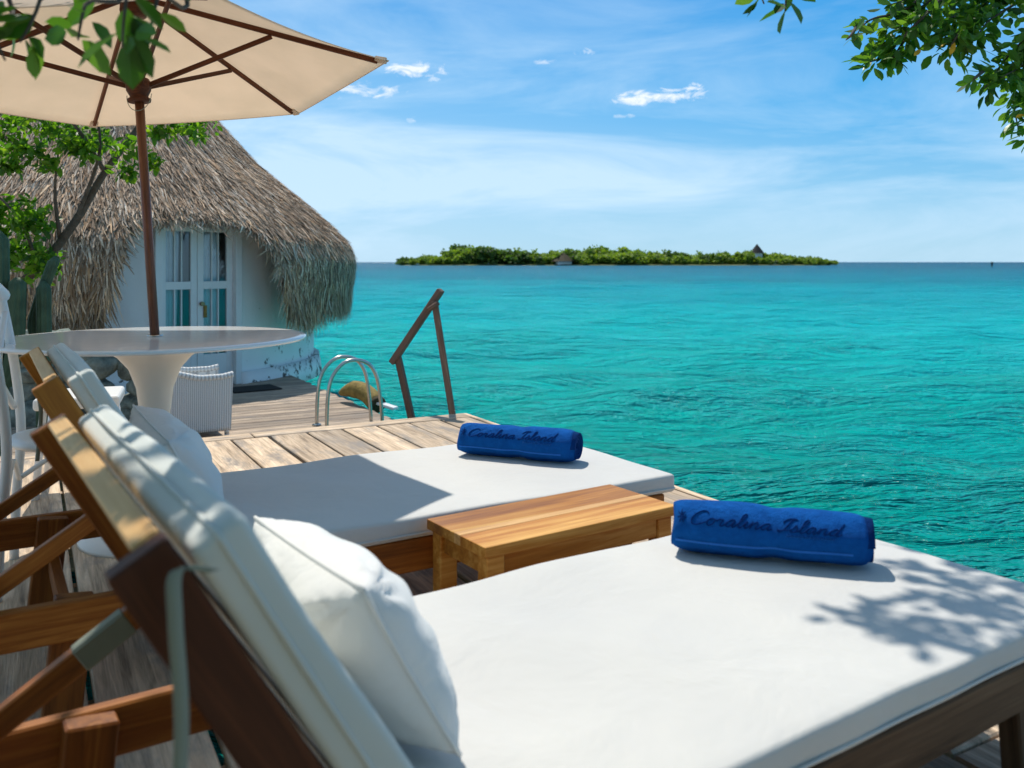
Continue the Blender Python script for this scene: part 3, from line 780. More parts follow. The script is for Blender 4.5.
# ================================================================== CHAIRS
def bistro(label, loc, yaw):
    t = empty('white_chair', label, 'chair', loc, yaw)
    q = MB(); q.lathe([(0.001, .455), (.19, .455), (.205, .462), (.21, .472), (.20, .484), (.17, .487), (.001, .480)], 32); q.build('seat', M['chair_white'], t)
    for s_ in (-1, 1):
        q = MB(); q.tube(catmull([(s_ * .22, -.21, .0), (s_ * .205, -.20, .25), (s_ * .195, -.185, .47), (s_ * .20, -.205, .70), (s_ * .19, -.25, .97)], 5), .016, 10); q.build('back_leg', M['chair_white'], t)
        q = MB(); q.tube(catmull([(s_ * .19, .19, .0), (s_ * .175, .175, .25), (s_ * .16, .15, .46)], 5), .015, 10); q.build('leg', M['chair_white'], t)
        q = MB(); q.tube(catmull([(s_ * .185, -.19, .30), (s_ * .18, 0, .20 + .20), (s_ * .175, .17, .30)], 6), .009, 8); q.build('brace', M['chair_white'], t)
    q = MB(); q.tube(catmull([(-.205, -.245, .955), (-.12, -.275, 1.0), (0, -.285, 1.015), (.12, -.275, 1.0), (.205, -.245, .955)], 6), .028, 10); q.build('top_rail', M['chair_white'], t)
    q = MB(); q.tube(catmull([(-.19, -.235, .90), (-.02, -.235, .74), (.17, -.205, .56)], 6), .012, 8); q.tube(catmull([(.19, -.235, .90), (.02, -.25, .74), (-.17, -.205, .56)], 6), .012, 8); q.build('cross_back', M['chair_white'], t)
    for y in (-.19, .17):
        q = MB(); q.tube(catmull([(-.18, y, .30), (0, y, .40), (.18, y, .30)], 6), .009, 8); q.build('cross_brace', M['chair_white'], t)
    return t
ch = bistro('white curved-back chair at the left, behind the farther lounger', (-1.53, 3.045, 0), R(-66.5))
t = empty('white_stool', 'small square white stool behind the left of the round table pedestal', 'stool', (-2.06, 4.16, 0), R(20))
q = MB(); q.box((0, 0, .43), (.36, .36, .055), .016, seg=3); q.build('seat', M['chair_white'], t)
for sx in (-1, 1):
    for sy in (-1, 1):
        q = MB(); q.tube([(sx * .17, sy * .17, 0), (sx * .14, sy * .14, .41)], .016, 10); q.build('leg', M['chair_white'], t)

def wicker_chair():
    t = empty('wicker_armchair', 'white wicker armchair by the hut door, behind the table pedestal', 'armchair', (-3.0, 8.05, -.45), R(30))
    # local: faces +x, arms along x at y = +-.31, back at x=-.30
    P = []
    path = [(.33, -.31), (.1, -.325), (-.16, -.315), (-.28, -.24), (-.335, -.1), (-.345, 0), (-.335, .1), (-.28, .24), (-.16, .315), (.1, .325), (.33, .31)]
    C_ = catmull(path, 6); n = len(C_) - 1
    def top(i):
        s_ = abs(2 * i - 1); return .74 - .16 * min(1, max(0, (s_ - .15) / .6)) ** 1.5 + .02 * max(0, s_ - .9) * 10
    b = MB(); acc = 0
    def f(i, j):
        x, y = C_[int(round(i * n))]; z = .09 + (top(i) - .09) * j; k = 1 + .05 * (j - .5)
        return (x * k, y * k, z)
    b.grid(f, n, 14)
    L_ = 0; g = b.g
    for v in b.bm.verts: v[g] = Vector((math.atan2(v.co.y, v.co.x) * .3 + (v.co.x * 1.0 if abs(v.co.y) > .25 else 0), 0, v.co.z))
    b.build('shell', M['wicker'], t, solid=.02)
    b = MB(); b.tube([(C_[k][0] * 1.03, C_[k][1] * 1.03, top(k / n)) for k in range(n + 1)], .027, 10); b.build('rolled_rim', M['wicker'], t)
    b = MB(); b.box((0, 0, .34), (.60, .56, .10), .02, seg=2); b.build('seat', M['wicker'], t)
    for sx, sy in ((.29, -.29), (.29, .29), (-.22, -.24), (-.22, .24)):
        b = MB(); b.tube([(sx, sy, 0), (sx, sy, .5 if sx > 0 else .14)], .022, 10); b.build('leg', M['wicker'], t)
    b = MB(); b.box((.30, 0, .18), (.02, .56, .20), .006); b.build('front_panel', M['wicker'], t)
wicker_chair()

# ================================================================== LADDER, HANDRAIL
t = empty('pool_ladder', 'stainless steel swim ladder with two looped handrails at the edge of the lower deck', 'ladder', D(.02, -2.28, -.45), R(29))
def hoop(y): return catmull([(-.44, y, .0), (-.43, y, .30), (-.39, y, .50), (-.28, y, .635), (-.15, y, .665), (-.02, y, .62), (.06, y, .50), (.10, y, .30), (.125, y, 0), (.14, y, -.75)], 5)
for y in (.165, -.165):
    q = MB(); q.tube(hoop(y), .0185, 12); q.build('handrail', M['steel'], t)
    q = MB(); q.lathe([(.045, .0), (.045, .012), (.02, .02)], 20, (-.44, y, .0)); q.build('foot_flange', M['steel'], t)
for z in (-.02, -.28, -.54):
    q = MB(); q.box((.135, 0, z), (.08, .36, .028), .006); q.build('step', M['chair_white'], t)
t = empty('stair_handrail', 'dark weathered wooden handrail with two leaning posts at the corner of the deck', 'handrail')
q = MB(); q.bar((-.435, 6.86, -.25), (-.615, 6.90, .86), .055, .05, .005); q.build('post', M['rail_wood'], t)
q = MB(); q.bar((-.775, 7.02, -.25), (-.925, 7.05, .40), .055, .05, .005); q.build('post', M['rail_wood'], t)
q = MB(); q.bar((-.97, 7.055, .355), (-.565, 6.90, .945), .062, .05, .006, ext=.01); q.build('sloping_rail', M['rail_wood'], t)
q = MB(); q.tube([(-.66, 6.87, .79), (-.58, 6.86, .85)], .02, 8); q.build('bolt_block', M['rail_wood'], t)
# log and plank by the ladder
lg = empty('mooring_log', 'yellowish driftwood log with a dark sawn end, lying by the swim ladder', 'log', (-1.86, 9.75, -.40), 0)
q = MB(); pts = catmull([(-.13, .35, .05), (.05, .22, .11), (.22, .05, .09), (.36, -.12, .0)], 5); q.tube(pts, [.03 + .07 * min(1, i / 5) for i in range(len(pts))], 14); q.build('trunk', M['log'], lg)
q = MB(); q.tube([(.355, -.115, .002), (.385, -.15, -.02)], [.103, .098], 14); q.build('sawn_end', M['log_end'], lg)
b = MB(); b.bar((-1.50, 9.62, -.38), (-1.27, 9.50, -.43), .09, .03, .004); tag(b.build('white_plank', M['chair_white']), 'short white plank poking out beside the swim ladder', 'plank')

# ================================================================== HUT
HC = Vector((-6.4, 13.4, -.45)); PHI0 = R(47)
hut = empty('thatched_hut', 'round white hut with a shaggy grey palm-thatch roof and glazed double doors', 'hut', HC)
def hp(phi, r, z): return Vector((r * math.sin(phi), -r * math.cos(phi), z))
RW = 3.2; HALF = .56 / RW
b = MB(); a0 = PHI0 + HALF; a1 = PHI0 + 2 * math.pi - HALF
b.grid(lambda i, j: hp(a0 + (a1 - a0) * i, RW + .012 * math.sin(i * 90) + .006 * math.sin(i * 310 + j * 9), 2.2 * j), 240, 20)
b.build('wall', M['plaster'], hut, solid=.12)
b = MB(); b.grid(lambda i, j: hp(a0 + (a1 - a0) * i, RW + .10 + .05 * (1 - j), -.15 + .30 * j), 140, 1); b.build('plinth', M['plaster'], hut, solid=.1)
b = MB(); b.lathe([(2.9, .01), (2.9, .03)], 40); b.build('inner_floor', M['interior'], hut)
# door set in local frame: x along tangent (to the right), y outward, z up
dm = bm_mx(Vector((math.cos(PHI0), math.sin(PHI0), 0)), Vector((-math.sin(PHI0), math.cos(PHI0), 0)), Vector((0, 0, 1)), hp(PHI0, RW - .02, 0))
def dbox(c, s, bev=.004): 
    q = MB(); q.box(c, s, bev, mx=dm); return q
fr = MB()
for x in (-.545, .545): fr.box((x, -.01, 1.06), (.09, .20, 2.12), .005, mx=dm)
fr.box((0, -.01, 2.165), (1.18, .20, .09), .005, mx=dm)
fr.build('door_frame', M['door_paint'], hut)
def door_leaf(x0, x1, handle):
    q = MB(); st = .085; zt = 2.10
    for x in (x0 + st / 2, x1 - st / 2): q.box((x, .0, (zt + .02) / 2), (st, .045, zt - .02), .004, mx=dm)
    for z, h in ((.22, .40), (1.32, .10), (2.055, .09)): q.box(((x0 + x1) / 2, .0, z), (x1 - x0 - 2 * st, .043, h), .003, mx=dm)
    lf = q.build('door', M['door_paint'], hut)
    for z0, z1 in ((.42, 1.27), (1.37, 2.01)):
        q = MB(); 
        for f_ in (.36, .64): q.box((x0 + st + (x1 - x0 - 2 * st) * f_, .0, (z0 + z1) / 2), (.016, .035, z1 - z0), .002, mx=dm)
        q.build('glazing_bar', M['door_paint'], lf)
        q = MB(); q.box(((x0 + x1) / 2, .006, (z0 + z1) / 2), (x1 - x0 - 2 * st + .01, .004, z1 - z0 + .01), 0, mx=dm); q.build('pane', M['glass'], lf)
    if handle:
        q = MB(); q.tube([dm @ Vector((x0 + .05, -.03, 1.08)), dm @ Vector((x0 + .05, -.075, 1.08))], .028, 12); q.build('door_knob', M['brass'], lf)
        q = MB(); q.box((x0 + .10, -.035, .98), (.045, .02, .16), .004, mx=dm); q.build('wooden_tag', M['log'], lf)
    return lf
door_leaf(-.50, -.003, False); door_leaf(.003, .50, True)
def curtain(x0, x1, z0, z1, name='curtain'):
    q = MB(); ph = random.uniform(0, 6)
    q.grid(lambda i, j: dm @ Vector((x0 + (x1 - x0) * (i * (.75 + .25 * j) + (.25 * (1 - j) * .3)), .065 + .022 * math.sin(i * 30 + ph + j * 1.5) * (.6 + .4 * (1 - j)), z0 + (z1 - z0) * j)), 60, 14)
    q.build(name, M['curtain'], hut, recalc=False)
curtain(-.44, -.20, .05, 2.05); curtain(.06, .34, .05, 2.05)
# thatch roof: shell + shaggy strips
prof = [(0, 5.75), (.6, 5.05), (1.2, 4.35), (1.72, 3.78), (2.33, 3.10), (3.04, 2.52), (3.5, 2.12), (3.76, 1.85), (3.86, 1.58), (3.83, 1.25), (3.74, .98), (3.64, .80)]
cum = [0]
for p, q_ in zip(prof, prof[1:]): cum.append(cum[-1] + math.hypot(q_[0] - p[0], q_[1] - p[1]))
cr_, cz_ = np.array([p[0] for p in prof]), np.array([p[1] for p in prof]); cum = np.array(cum)
def sm(x, a, b_): 
    x = np.clip((x - a) / (b_ - a), 0, 1); return x * x * (3 - 2 * x)
Z_TOP = 2.17     # local height of the cut over the door
def eave(phi):   # local z where the thatch ends
    d = np.degrees((phi - 0 + math.pi) % (2 * math.pi) - math.pi)
    lo = 1.13 + .06 * np.sin(phi * 9) + .03 * np.sin(phi * 23 + 1)
    inn = sm(d, 24, 32) * (1 - sm(d, 54, 66))
    top = Z_TOP + .05 * np.sin((d - 30) / 25 * 3.1) 
    return lo + (top - lo) * inn
def surf_at(phi, s_):
    r_ = np.interp(s_, cum, cr_); z_ = np.interp(s_, cum, cz_)
    return np.stack([r_ * np.sin(phi), -r_ * np.cos(phi), z_], -1)
s_of_z = lambda z: np.interp(-z, -cz_, cum)
b = MB()
def shell(i, j):
    phi = i * 2 * math.pi; se = float(s_of_z(eave(np.array(phi)))) - .05; s_ = se * j
    p = surf_at(np.array(phi), s_); k = 1 + .006 * math.sin(phi * 31 + s_ * 3); return (p[0] * k, p[1] * k, p[2])
b.grid(shell, 180, 40, closed_u=True, tone=.12); b.build('roof_base', M['thatch'], hut, solid=.03)
n = 70000
phi = rng.uniform(-math.pi, math.pi, n); front = rng.random(n) < .75; phi = np.where(front, rng.uniform(R(-35), R(120), n), phi)
se = s_of_z(eave(phi)) + rng.normal(0, .07, n); s0 = np.sqrt(rng.uniform(0.02, 1, n)) * (se + .0)
fr_ = rng.random(n) < .20; s0 = np.where(fr_, se - rng.uniform(0, .35, n), s0)
Ls = rng.uniform(.28, .80, n); wd = rng.uniform(.004, .015, n); notch = np.clip((eave(phi) - 1.2) / .9, 0, 1)
wd = wd * np.where(fr_, .7, 1)
skew = rng.normal(0, .16, n)
r0 = np.maximum(np.interp(s0, cum, cr_), .3)
cl = np.sin(phi * 47 + 2 * np.sin(s0 * 5)) * np.sin(s0 * 9 + phi * 13) + .6 * np.sin(phi * 101 + s0 * 4)
tt = rng.beta(1.8, 1.9, n) + .13 * cl
pts = []
for q_ in (0, .5, 1.0):
    s_ = s0 + Ls * q_; ph_ = phi + skew * Ls * q_ / r0
    lim = cum[-1]; over = np.maximum(s_ - np.minimum(se + .10, lim), 0)
    P = surf_at(ph_, s_ - over); lift = .035 + rng.uniform(0, .035, n) + q_ * rng.uniform(-.01, .06, n)
    P[:, 0] += np.sin(ph_) * lift; P[:, 1] += -np.cos(ph_) * lift; P[:, 2] += lift * .5 - over * np.where(notch > .4, .22, .65)
    pts.append(P)
tang = np.stack([np.cos(phi), np.sin(phi), rng.normal(0, .25, n)], -1)
off = rng.uniform(-.3, .3, n)
V = []
for q_, P in enumerate(pts):
    w_ = wd * (1, .9, .3)[q_]
    V.append(P + tang * w_[:, None]); V.append(P - tang * w_[:, None])
V = np.stack(V, 1).reshape(-1, 3); bb = (np.arange(n) * 6)[:, None]
F = (bb[:, None, :] + np.array([[0, 1, 3, 2], [2, 3, 5, 4]])[None]).reshape(-1, 4)
low = np.clip((1.9 - np.interp(s0, cum, cz_)) / 1.0, 0, 1)
warm = np.clip(rng.beta(1.2, 2.6, n) + .55 * low * rng.random(n), 0, 1)
quads('roof_thatch', V, F, M['thatch'], hut, tone=np.repeat(np.clip(tt + .05, 0, 1), 6), warm=np.repeat(warm, 6))
q = MB(); m_ = bm_mx(Vector((math.cos(R(28)), math.sin(R(28)), 0)), Vector((-math.sin(R(28)), math.cos(R(28)), 0)), Vector((0, 0, 1)), hp(R(28), RW + .1, 1.36))
q.box((0, 0, 0), (.11, .02, .13), .004, mx=m_); q.build('switch_plate', M['plate'], hut)
b = MB(); b.bar((-3.55, 10.9, -.441), (-3.05, 11.25, -.441), .45, .016, .004); tag(b.build('door_mat', M['rubber']), 'dark door mat on the boards outside the hut door', 'door mat')

# rock wall left of the door
def stone(cx_, cy_, cz, s_, seed):
    rs = random.Random(seed); b = bmesh.new(); bmesh.ops.create_icosphere(b, subdivisions=3, radius=1)
    k = [(Vector((rs.gauss(0, 1), rs.gauss(0, 1), rs.gauss(0, 1))), rs.uniform(0, 6)) for _ in range(7)]
    for v in b.verts:
        d = sum(math.sin(v.co.dot(a) * 2.2 + p) for a, p in k) * .07; v.co = v.co * (1 + d); v.co.x *= s_[0]; v.co.y *= s_[1]; v.co.z *= s_[2]
    for f in b.faces: f.smooth = True
    return b
b = MB(); 
for i in range(46):
    uu = random.uniform(0, 1.0); zz = random.uniform(-.45, .38)
    b.add(stone(0, 0, 0, (random.uniform(.12, .26), random.uniform(.12, .2), random.uniform(.09, .18)), i), Matrix.Translation((-5.2 + uu * 1.62, 8.75 + random.uniform(-.08, .12) + uu * .2, zz)) @ Matrix.Rotation(random.uniform(-.5, .5), 4, 'Y'))
tag(b.build('stone_wall', M['rock']), 'low wall of mossy grey boulders behind the round table', 'stone wall')

EYE = 1.17   # garden pieces are laid out with the deck and scaled with it below
# ================================================================== VEGETATION
def limb_pts(P, k=6): return [Vector(p) for p in catmull([tuple(p) for p in P], k)]
def clumps(centres, radius, per, squash=.7):
    out = []
    for c in centres:
        m_ = rng.normal(size=(per, 3)); m_ /= np.linalg.norm(m_, axis=1)[:, None]; m_ *= (rng.random(per) ** .45)[:, None] * radius * rng.uniform(.6, 1.25); m_[:, 2] *= squash
        out.append(np.array(c) + m_)
    return np.concatenate(out)
def px(u_, v_, Y): return Vector(((u_ - 512) / 870 * Y, Y, EYE + (262 - v_) / 870 * Y))
# tree in front of the hut
t = empty('garden_tree', 'bright green small tree with a slanting limb in front of the thatched roof', 'tree', (-5.2, 7.9, -.5))
o_ = Vector((-5.2, 7.9, -.5))
b = MB(); pts = limb_pts([Vector((0, 0, 0)), Vector((.12, .05, .9)), px(38, 268, 8.0) - o_, px(75, 222, 8.0) - o_, px(105, 172, 8.0) - o_, px(150, 110, 8.1) - o_, px(185, 40, 8.3) - o_])
b.tube(pts, [.055 - .035 * i / (len(pts) - 1) for i in range(len(pts))], 9); b.build('trunk', M['bark'], t)
b = MB()
for P in ([px(75, 222, 8) - o_, px(100, 150, 7.8) - o_, px(90, 90, 7.6) - o_], [px(105, 172, 8) - o_, px(70, 120, 7.6) - o_, px(20, 90, 7.3) - o_], [px(38, 268, 8) - o_, px(20, 220, 7.7) - o_, px(-20, 180, 7.5) - o_], [px(60, 238, 8) - o_, px(55, 190, 7.8) - o_, px(60, 140, 7.6) - o_]):
    q_ = limb_pts(P, 5); b.tube(q_, [.022 - .017 * i / (len(q_) - 1) for i in range(len(q_))], 7)
b.build('limb', M['bark'], t)
cs = []
for i in range(70): cs.append(px(random.uniform(-90, 175), random.uniform(20, 150), random.uniform(7.2, 8.6)) - o_)
for i in range(16): cs.append(px(random.uniform(-20, 55), random.uniform(200, 275), random.uniform(7.4, 8.0)) - o_)
for (a_, c_) in ((30, 150), (85, 152), (48, 165), (130, 148), (150, 160), (125, 172), (10, 158), (185, 128), (200, 128), (160, 132), (70, 145), (8, 165)): cs.append(px(a_, c_, 7.6) - o_)
leaf_obj('crown', clumps(cs, .17, 70), .085, M['leaf_bright'], t)

# columnar cacti
def cactus(label, base, h, r, arms, grp):
    t = empty('cactus', label, 'cactus', base, 0, grp)
    def col(P, r):
        b = MB(); pts = limb_pts(P, 8); n = 36; K_ = len(pts)
        rings = []
        for i, p in enumerate(pts):
            f_ = i / (K_ - 1); rr = r * (1 if f_ < .93 else math.sqrt(max(.05, 1 - ((f_ - .93) / .072) ** 2)))
            rings.append([b.bm.verts.new(p + Vector((math.cos(2 * math.pi * k / n), math.sin(2 * math.pi * k / n), 0)) * rr * (1 + .14 * math.cos(2 * math.pi * k / n * 9))) for k in range(n)])
        for A, B in zip(rings, rings[1:]):
            for k in range(n): b.bm.faces.new((A[k], A[(k + 1) % n], B[(k + 1) % n], B[k])).smooth = True
        b.bm.faces.new(rings[-1]); return b
    col([Vector((0, 0, 0)), Vector((.01, 0, h * .5)), Vector((0, .01, h))], r).build('stem', M['cactus'], t)
    for P in arms: col([Vector(p) for p in P], r * .8).build('arm', M['cactus'], t)
cactus('tall dark ribbed cactus at the left edge, behind the white chair', (-4.0, 6.75, -.5), 1.92, .075, [((.05, 0, .7), (.14, 0, 1.0), (.15, .02, 1.55))], 'columnar cacti before the hut')
cactus('shorter ribbed cactus standing under the thatch fringe', (-3.72, 6.9, -.5), 1.52, .050, [((-.02, .03, 1.0), (-.10, .05, 1.2), (.05, .1, 1.72))], 'columnar cacti before the hut')

EYE = 1.08
# overhanging branches: trunk behind the camera, limbs overhead
def twig_leaves(path, n, size, spread, rr=.004, seedtone=None):
    """leaves spiralling out of a twig; returns centres, dirs"""
    P = limb_pts(path, 8); C_, D_ = [], []
    for i in range(n):
        f_ = rng.random() ** .8 * (len(P) - 1.001); a_ = int(f_); p = P[a_].lerp(P[a_ + 1], f_ - a_)
        d = (P[a_ + 1] - P[a_]).normalized(); rnd = Vector(rng.normal(size=3)); rnd = (rnd - d * rnd.dot(d)).normalized()
        C_.append(p + rnd * rng.uniform(0, spread)); D_.append(d * .5 + rnd * .9 + Vector((0, 0, -.15)))
    return C_, D_
t = empty('sea_grape_tree', 'dark green leafy branches hanging over the top left, nearest the camera', 'tree', (-1.6, -1.6, -.5))
o_ = Vector((-1.6, -1.6, -.5)); LC, LD = [], []
bb_ = MB(); br = [[(-1.6, -1.6, -.5), (-1.55, -1.5, .8), (-1.35, -.9, 2.2), (-.9, -.1, 2.6), (-.3, .9, 2.8), (.3, 1.9, 2.9), (.75, 2.9, 3.1)],]
P = limb_pts([Vector(p) - o_ for p in br[0]]); bb_.tube(P, [.13 - .11 * i / (len(P) - 1) for i in range(len(P))], 9)
bb_.build('trunk', M['bark'], t)
twigs = MB()
def twig(path, n, spread, r=.006, leafn=True):
    path = [Vector(p) - o_ for p in path]; P = limb_pts(path, 6); twigs.tube(P, [r * (1 - .7 * i / (len(P) - 1)) for i in range(len(P))], 6)
    c, d = twig_leaves(path, n, .08, spread); LC.extend(c); LD.extend(d)
# top left cluster seen in front of the umbrella
twig([(-1.1, .6, 2.5), px(60, -90, 1.6), px(40, 0, 1.45), px(20, 42, 1.4)], 17, .025)
twig([(-.9, .8, 2.6), px(110, -80, 1.5), px(85, 5, 1.4), px(78, 40, 1.38)], 14, .025)
twig([(-.8, .8, 2.6), px(150, -90, 1.45), px(128, -10, 1.32), px(122, 48, 1.28)], 14, .02)
twig([(-.8, .8, 2.6), px(170, -60, 1.5), px(158, -5, 1.4), px(150, 30, 1.35)], 5, .02)
twig([(-1.1, .6, 2.5), px(-20, -60, 1.5), px(-10, 20, 1.4), px(5, 60, 1.35)], 12, .03)
# the pair of leaves hanging in at the top centre
twig([(.2, 1.8, 2.9), px(740, -120, 2.3), px(752, -35, 2.2), px(764, 4, 2.2)], 22, .02)
twig([(.3, 1.9, 2.9), px(800, -120, 2.3), px(790, -40, 2.25), px(785, 12, 2.25)], 18, .014)
sdv = np.array(sd)
def shade_cluster(target, a_, n, rad, sq=.6):
    """leaves up the sun's way from a spot they shade"""
    c = Vector(target) + sd * (a_ / sd.z)
    near = min(P_ := limb_pts([Vector(p) for p in br[0]]), key=lambda p: (p - c).length)
    path = [near, near.lerp(c, .5) + Vector((0, 0, .15)), c]
    pth = [Vector(p) - o_ for p in path]; Q = limb_pts(pth, 6); twigs.tube(Q, [.014 * (1 - .6 * i / (len(Q) - 1)) for i in range(len(Q))], 6)
    m_ = rng.normal(size=(n, 3)) * rad; m_[:, 2] *= sq
    for v in m_: LC.append(c - o_ + Vector(v)); LD.append(Vector(v).normalized() + Vector((0, 0, -.2)))
# leaf shadows across the foot of the near mattress, and over the backrest
for (x, y, n_, r_) in ((1.16, 1.96, 60, .10), (1.05, 1.86, 55, .085), (.92, 1.74, 34, .06), (.80, 1.72, 22, .045), (.71, 1.74, 9, .025), (.66, 1.765, 4, .015), (.74, 1.735, 12, .03), (.98, 1.98, 26, .06), (.90, 2.02, 8, .03), (1.22, 1.78, 50, .10), (1.1, 1.64, 30, .07), (1.0, 1.72, 30, .06), (1.3, 1.9, 60, .10)):
    shade_cluster((x, y, .36), 2.7 + random.uniform(-.12, .12), n_, r_)
for (x, y, z, n_, r_) in ((-.27, .90, .82, 130, .09), (-.16, .78, .80, 130, .10), (-.05, .92, .6, 90, .10), (-.42, 1.06, .82, 24, .05), (-.62, 1.27, .83, 10, .03)):
    shade_cluster((x, y, z), 1.35 + random.uniform(0, .25), n_, r_)
for i in range(70):
    shade_cluster((random.uniform(-2.6, -.75), random.uniform(-.8, 1.3), 0), random.uniform(2.4, 3.2), 55, .20)
# unseen dense crown above and behind the camera, added to block sky light
for i in range(430):
    c = Vector((random.uniform(-3.2, 3.0), random.uniform(-4.2, -.9), random.uniform(.3, 4.0)))
    m_ = rng.normal(size=(120, 3)) * .27
    for v in m_: LC.append(c - o_ + Vector(v)); LD.append(Vector(v).normalized() + Vector((0, 0, -.3)))
twigs.build('twigs', M['bark'], t)
leaf_obj('crown', np.array([tuple(c) for c in LC]), .064, M['leaf'], t, dirs=np.array([tuple(d) for d in LD]), aspect=.58)

# right branch
t = empty('mangrove_tree', 'leafy green branch with a few yellow leaves reaching in at the top right', 'tree', (4.6, 3.4, -1.3)); o_ = Vector((4.6, 3.4, -1.3))
b = MB(); P = limb_pts([Vector((0, 0, 0)), Vector((-.1, .1, 1.8)), Vector((-.3, .3, 3.3)), px(1120, -60, 4.4) - o_, px(1040, -50, 4.4) - o_, px(960, -60, 4.3) - o_]); b.tube(P, [.13 - .115 * i / (len(P) - 1) for i in range(len(P))], 9); b.build('trunk', M['bark'], t)
twigs = MB(); LC, LD = [], []; YL, YD = [], []
R_tw = [((1000, -60), (960, -20), (915, 25), (885, 55), (870, 62), 120, .06), ((1000, -60), (940, -20), (905, 10), (870, 20), (856, 36), 22, .02), ((985, -60), (975, 0), (958, 35), (945, 52), 110, .07),
        ((960, -50), (935, -5), (910, 15), (895, 30), 90, .06), ((1060, -30), (1040, 20), (1005, 60), (985, 88), 85, .05), ((1060, -10), (1045, 50), (1015, 90), (1018, 128), 90, .05),
        ((1050, -30), (1020, 0), (990, 20), (975, 40), 110, .07), ((1060, -10), (1050, 30), (1030, 60), (1000, 78), 90, .06), ((990, -60), (960, -30), (930, -10), (890, 5), 110, .07), ((1080, 0), (1060, 50), (1040, 100), (1035, 140), 70, .06),
        ((1010, -40), (1000, -10), (975, 10), (940, 20), 110, .07), ((930, 10), (905, 40), (893, 58), 40, .035), ((985, 70), (975, 78), (966, 86), 7, .01), ((860, 20), (852, 34), (846, 40), 8, .012)]
for tw in R_tw:
    *pp, n_, spd = tw; path = [px(a_, c_, 4.3 + random.uniform(-.15, .25)) - o_ for a_, c_ in pp]
    Q = limb_pts(path, 6); twigs.tube(Q, [.011 * (1 - .75 * i / (len(Q) - 1)) for i in range(len(Q))], 6)
    c, d = twig_leaves(path, int(n_ * 1.55), .07, spd * 1.25); LC.extend(c); LD.extend(d)
twigs.build('twigs', M['bark'], t)
leaf_obj('crown', np.array([tuple(c) for c in LC]), .070, M['leaf'], t, dirs=np.array([tuple(d) for d in LD]), aspect=.52, tone=np.clip(rng.normal(.68, .3, len(LC)), 0, 1))
for (a_, c_) in ((940, 48), (950, 55), (914, 56), (1016, 118), (853, 42)): YL.append(tuple(px(a_, c_, 4.15) - o_)); YD.append((.2, 0, .6))
leaf_obj('yellow_leaves', np.array(YL), .06, M['dry_leaf'], t, dirs=np.array(YD))
V, F, n = leaves(np.array([[0, 0, 0.012]]), .07, np.array([[1., .3, .0]]), 0, .6)
o = quads('fallen_leaf', V, F, M['dry_leaf']); o.location = (-.64, 2.02, .004); tag(o, 'yellow fallen leaf on the deck boards under the nearest lounger', 'leaf')

# deck, hut and garden were surveyed at a 1.17 m eye height; the camera stands at 1.08 m
bpy.context.view_layer.update()
for o in list(S.collection.objects):
    if o.parent is None and o.name.split('.')[0] in ('wooden_deck', 'lower_deck', 'pool_ladder', 'stair_handrail', 'mooring_log', 'white_plank', 'thatched_hut', 'door_mat', 'stone_wall', 'garden_tree', 'cactus', 'wicker_armchair'):
        o.matrix_world = Matrix.Scale(.923, 4) @ o.matrix_world
# ================================================================== ISLAND
IY = 520
def ip(u_, dy=0): return ((u_ - 512) / 870 * (IY + dy), IY + dy)
b = MB()
def isl(i, j):
    u_ = 396 + 444 * i; x, y = ip(u_); taper = (max(0.0, 1 - (2 * i - 1) ** 8)) ** .5
    k = 2 * j - 1; return (x, y + 14 + k * 26 * taper, SEA - .3 + 1.1 * (1 - k ** 6) ** .5 * taper)
b.grid(isl, 60, 12); tag(b.build('island', M['scrub']), 'low island on the horizon', None, kind='structure')
def crown_tree(name, label, mt, h, w, seed, n=420, ls=.8):
    t = empty(name, label, 'tree', (0, 0, 0), 0, 'trees on the far island')
    q = MB(); q.tube([(0, 0, 0), (.1, 0, h * .35), (-.1, .1, h * .7)], [.25, .18, .08], 6); q.build('trunk', M['bark'], t)
    cs = [np.array([random.gauss(0, w * .28), random.gauss(0, w * .25), h * random.uniform(.25, .88)]) for _ in range(16)]
    pts = clumps(cs, w * .22, n // 16, .8); pts[:, 2] = np.maximum(pts[:, 2], .1)
    leaf_obj('crown', pts, ls, mt, t, aspect=.8); return t
lab = 'broad green tree in the row along the far island shore'
protos = [crown_tree('island_tree', lab, M['leaf_far'], 6.5, 8, 1, 900, 1.0), crown_tree('island_tree', lab, M['leaf_far'], 5.2, 9, 2, 900, 1.0), crown_tree('island_tree', lab, M['leaf_far_dark'], 7.5, 7.5, 3, 900, 1.0), crown_tree('island_tree', lab, M['leaf_far_dark'], 5.5, 8, 4, 900, 1.0)]
used = set()
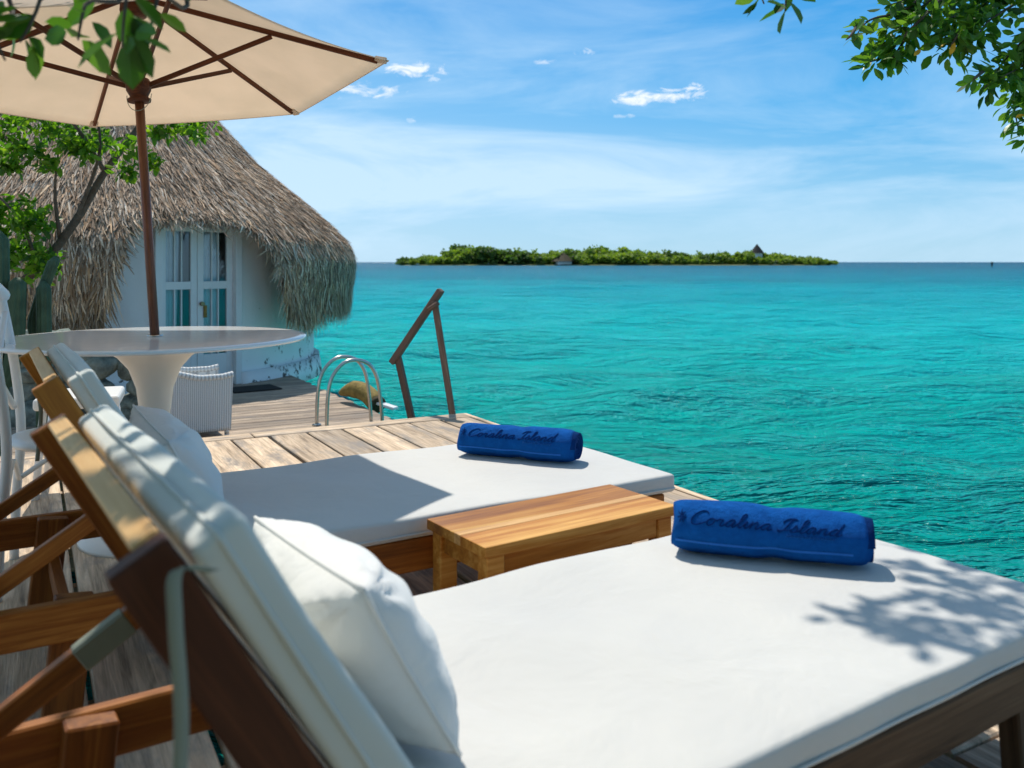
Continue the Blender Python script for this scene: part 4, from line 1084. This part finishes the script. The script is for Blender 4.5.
def hprof(u_): return 1.55 * float(np.interp(u_, [396, 420, 445, 470, 500, 530, 560, 600, 620, 650, 700, 740, 757, 790, 820, 838], [.45, .62, .85, 1.25, 1.35, 1.0, .95, 1.05, 1.15, .95, .85, .8, .95, .72, .55, .3]))
spots = []
for row, dy in ((0, 0), (1, 10), (2, 20)):
    u_ = 402 + row * 2
    while u_ < 834:
        spots.append((u_ + random.uniform(-2, 2), dy + random.uniform(-3, 3), row)); u_ += 9 * random.uniform(.8, 1.25)
for (u_, dy, row) in spots:
    if row == 0 and (555 < u_ < 572): continue
    k = random.choice((0, 1, 2, 3) if u_ < 520 else (0, 1, 1, 0, 3)); pr = protos[k]
    o = pr if k not in used else copy_tree(pr); used.add(k)
    x, y = ip(u_, dy); s_ = hprof(u_) * random.uniform(.62, 1.12); sw = random.uniform(.8, 1.2)
    edge = 1 if row else .82
    o.location = (x, y, SEA + .1); o.scale = (sw * max(.75, s_), sw * max(.75, s_), s_ * edge); o.rotation_euler = (0, 0, random.uniform(0, 6))
def ihut(u_, w, h, roof, label, dy=-4, zw=0):
    x, y = ip(u_, dy); t = empty('island_hut', label, 'hut', (x, y, SEA + .4), .3, 'huts on the far island')
    q = MB(); q.box((0, 0, 1.2 + zw / 2), (w * .7, w * .6, 2.4 + zw), .05); q.build('wall', M['plaster'], t)
    q = MB(); q.lathe([(w * .62, 2.1 + zw), (w * .35, 2.1 + zw + h * .45), (.1, 2.1 + zw + h)], 14, smooth=False); q.build('roof', roof, t)
ihut(563, 12, 5.2, M['log_end'], 'brown thatched hut among the trees at the middle of the far island')
ihut(757, 7, 5.5, M['leaf_far_dark'] if False else M['rubber'], 'dark pointed roof rising over the trees near the right end of the far island', 6, 5.0)
ihut(775, 5, 1.2, M['thatch'], 'small pale low house on the shore near the right end of the far island', -3)
b = MB(); b.lathe([(.3, -.6), (.9, 0), (.9, .5), (.35, .8), (.25, 2.0), (.5, 2.1), (.5, 2.8), (.1, 3.0)], 16); o = b.build('channel_marker', M['buoy']); o.location = ((992 - 512) / 870 * 380, 380, SEA - .5 - .3); tag(o, 'small dark channel marker far out at the right edge of the sea', 'buoy')
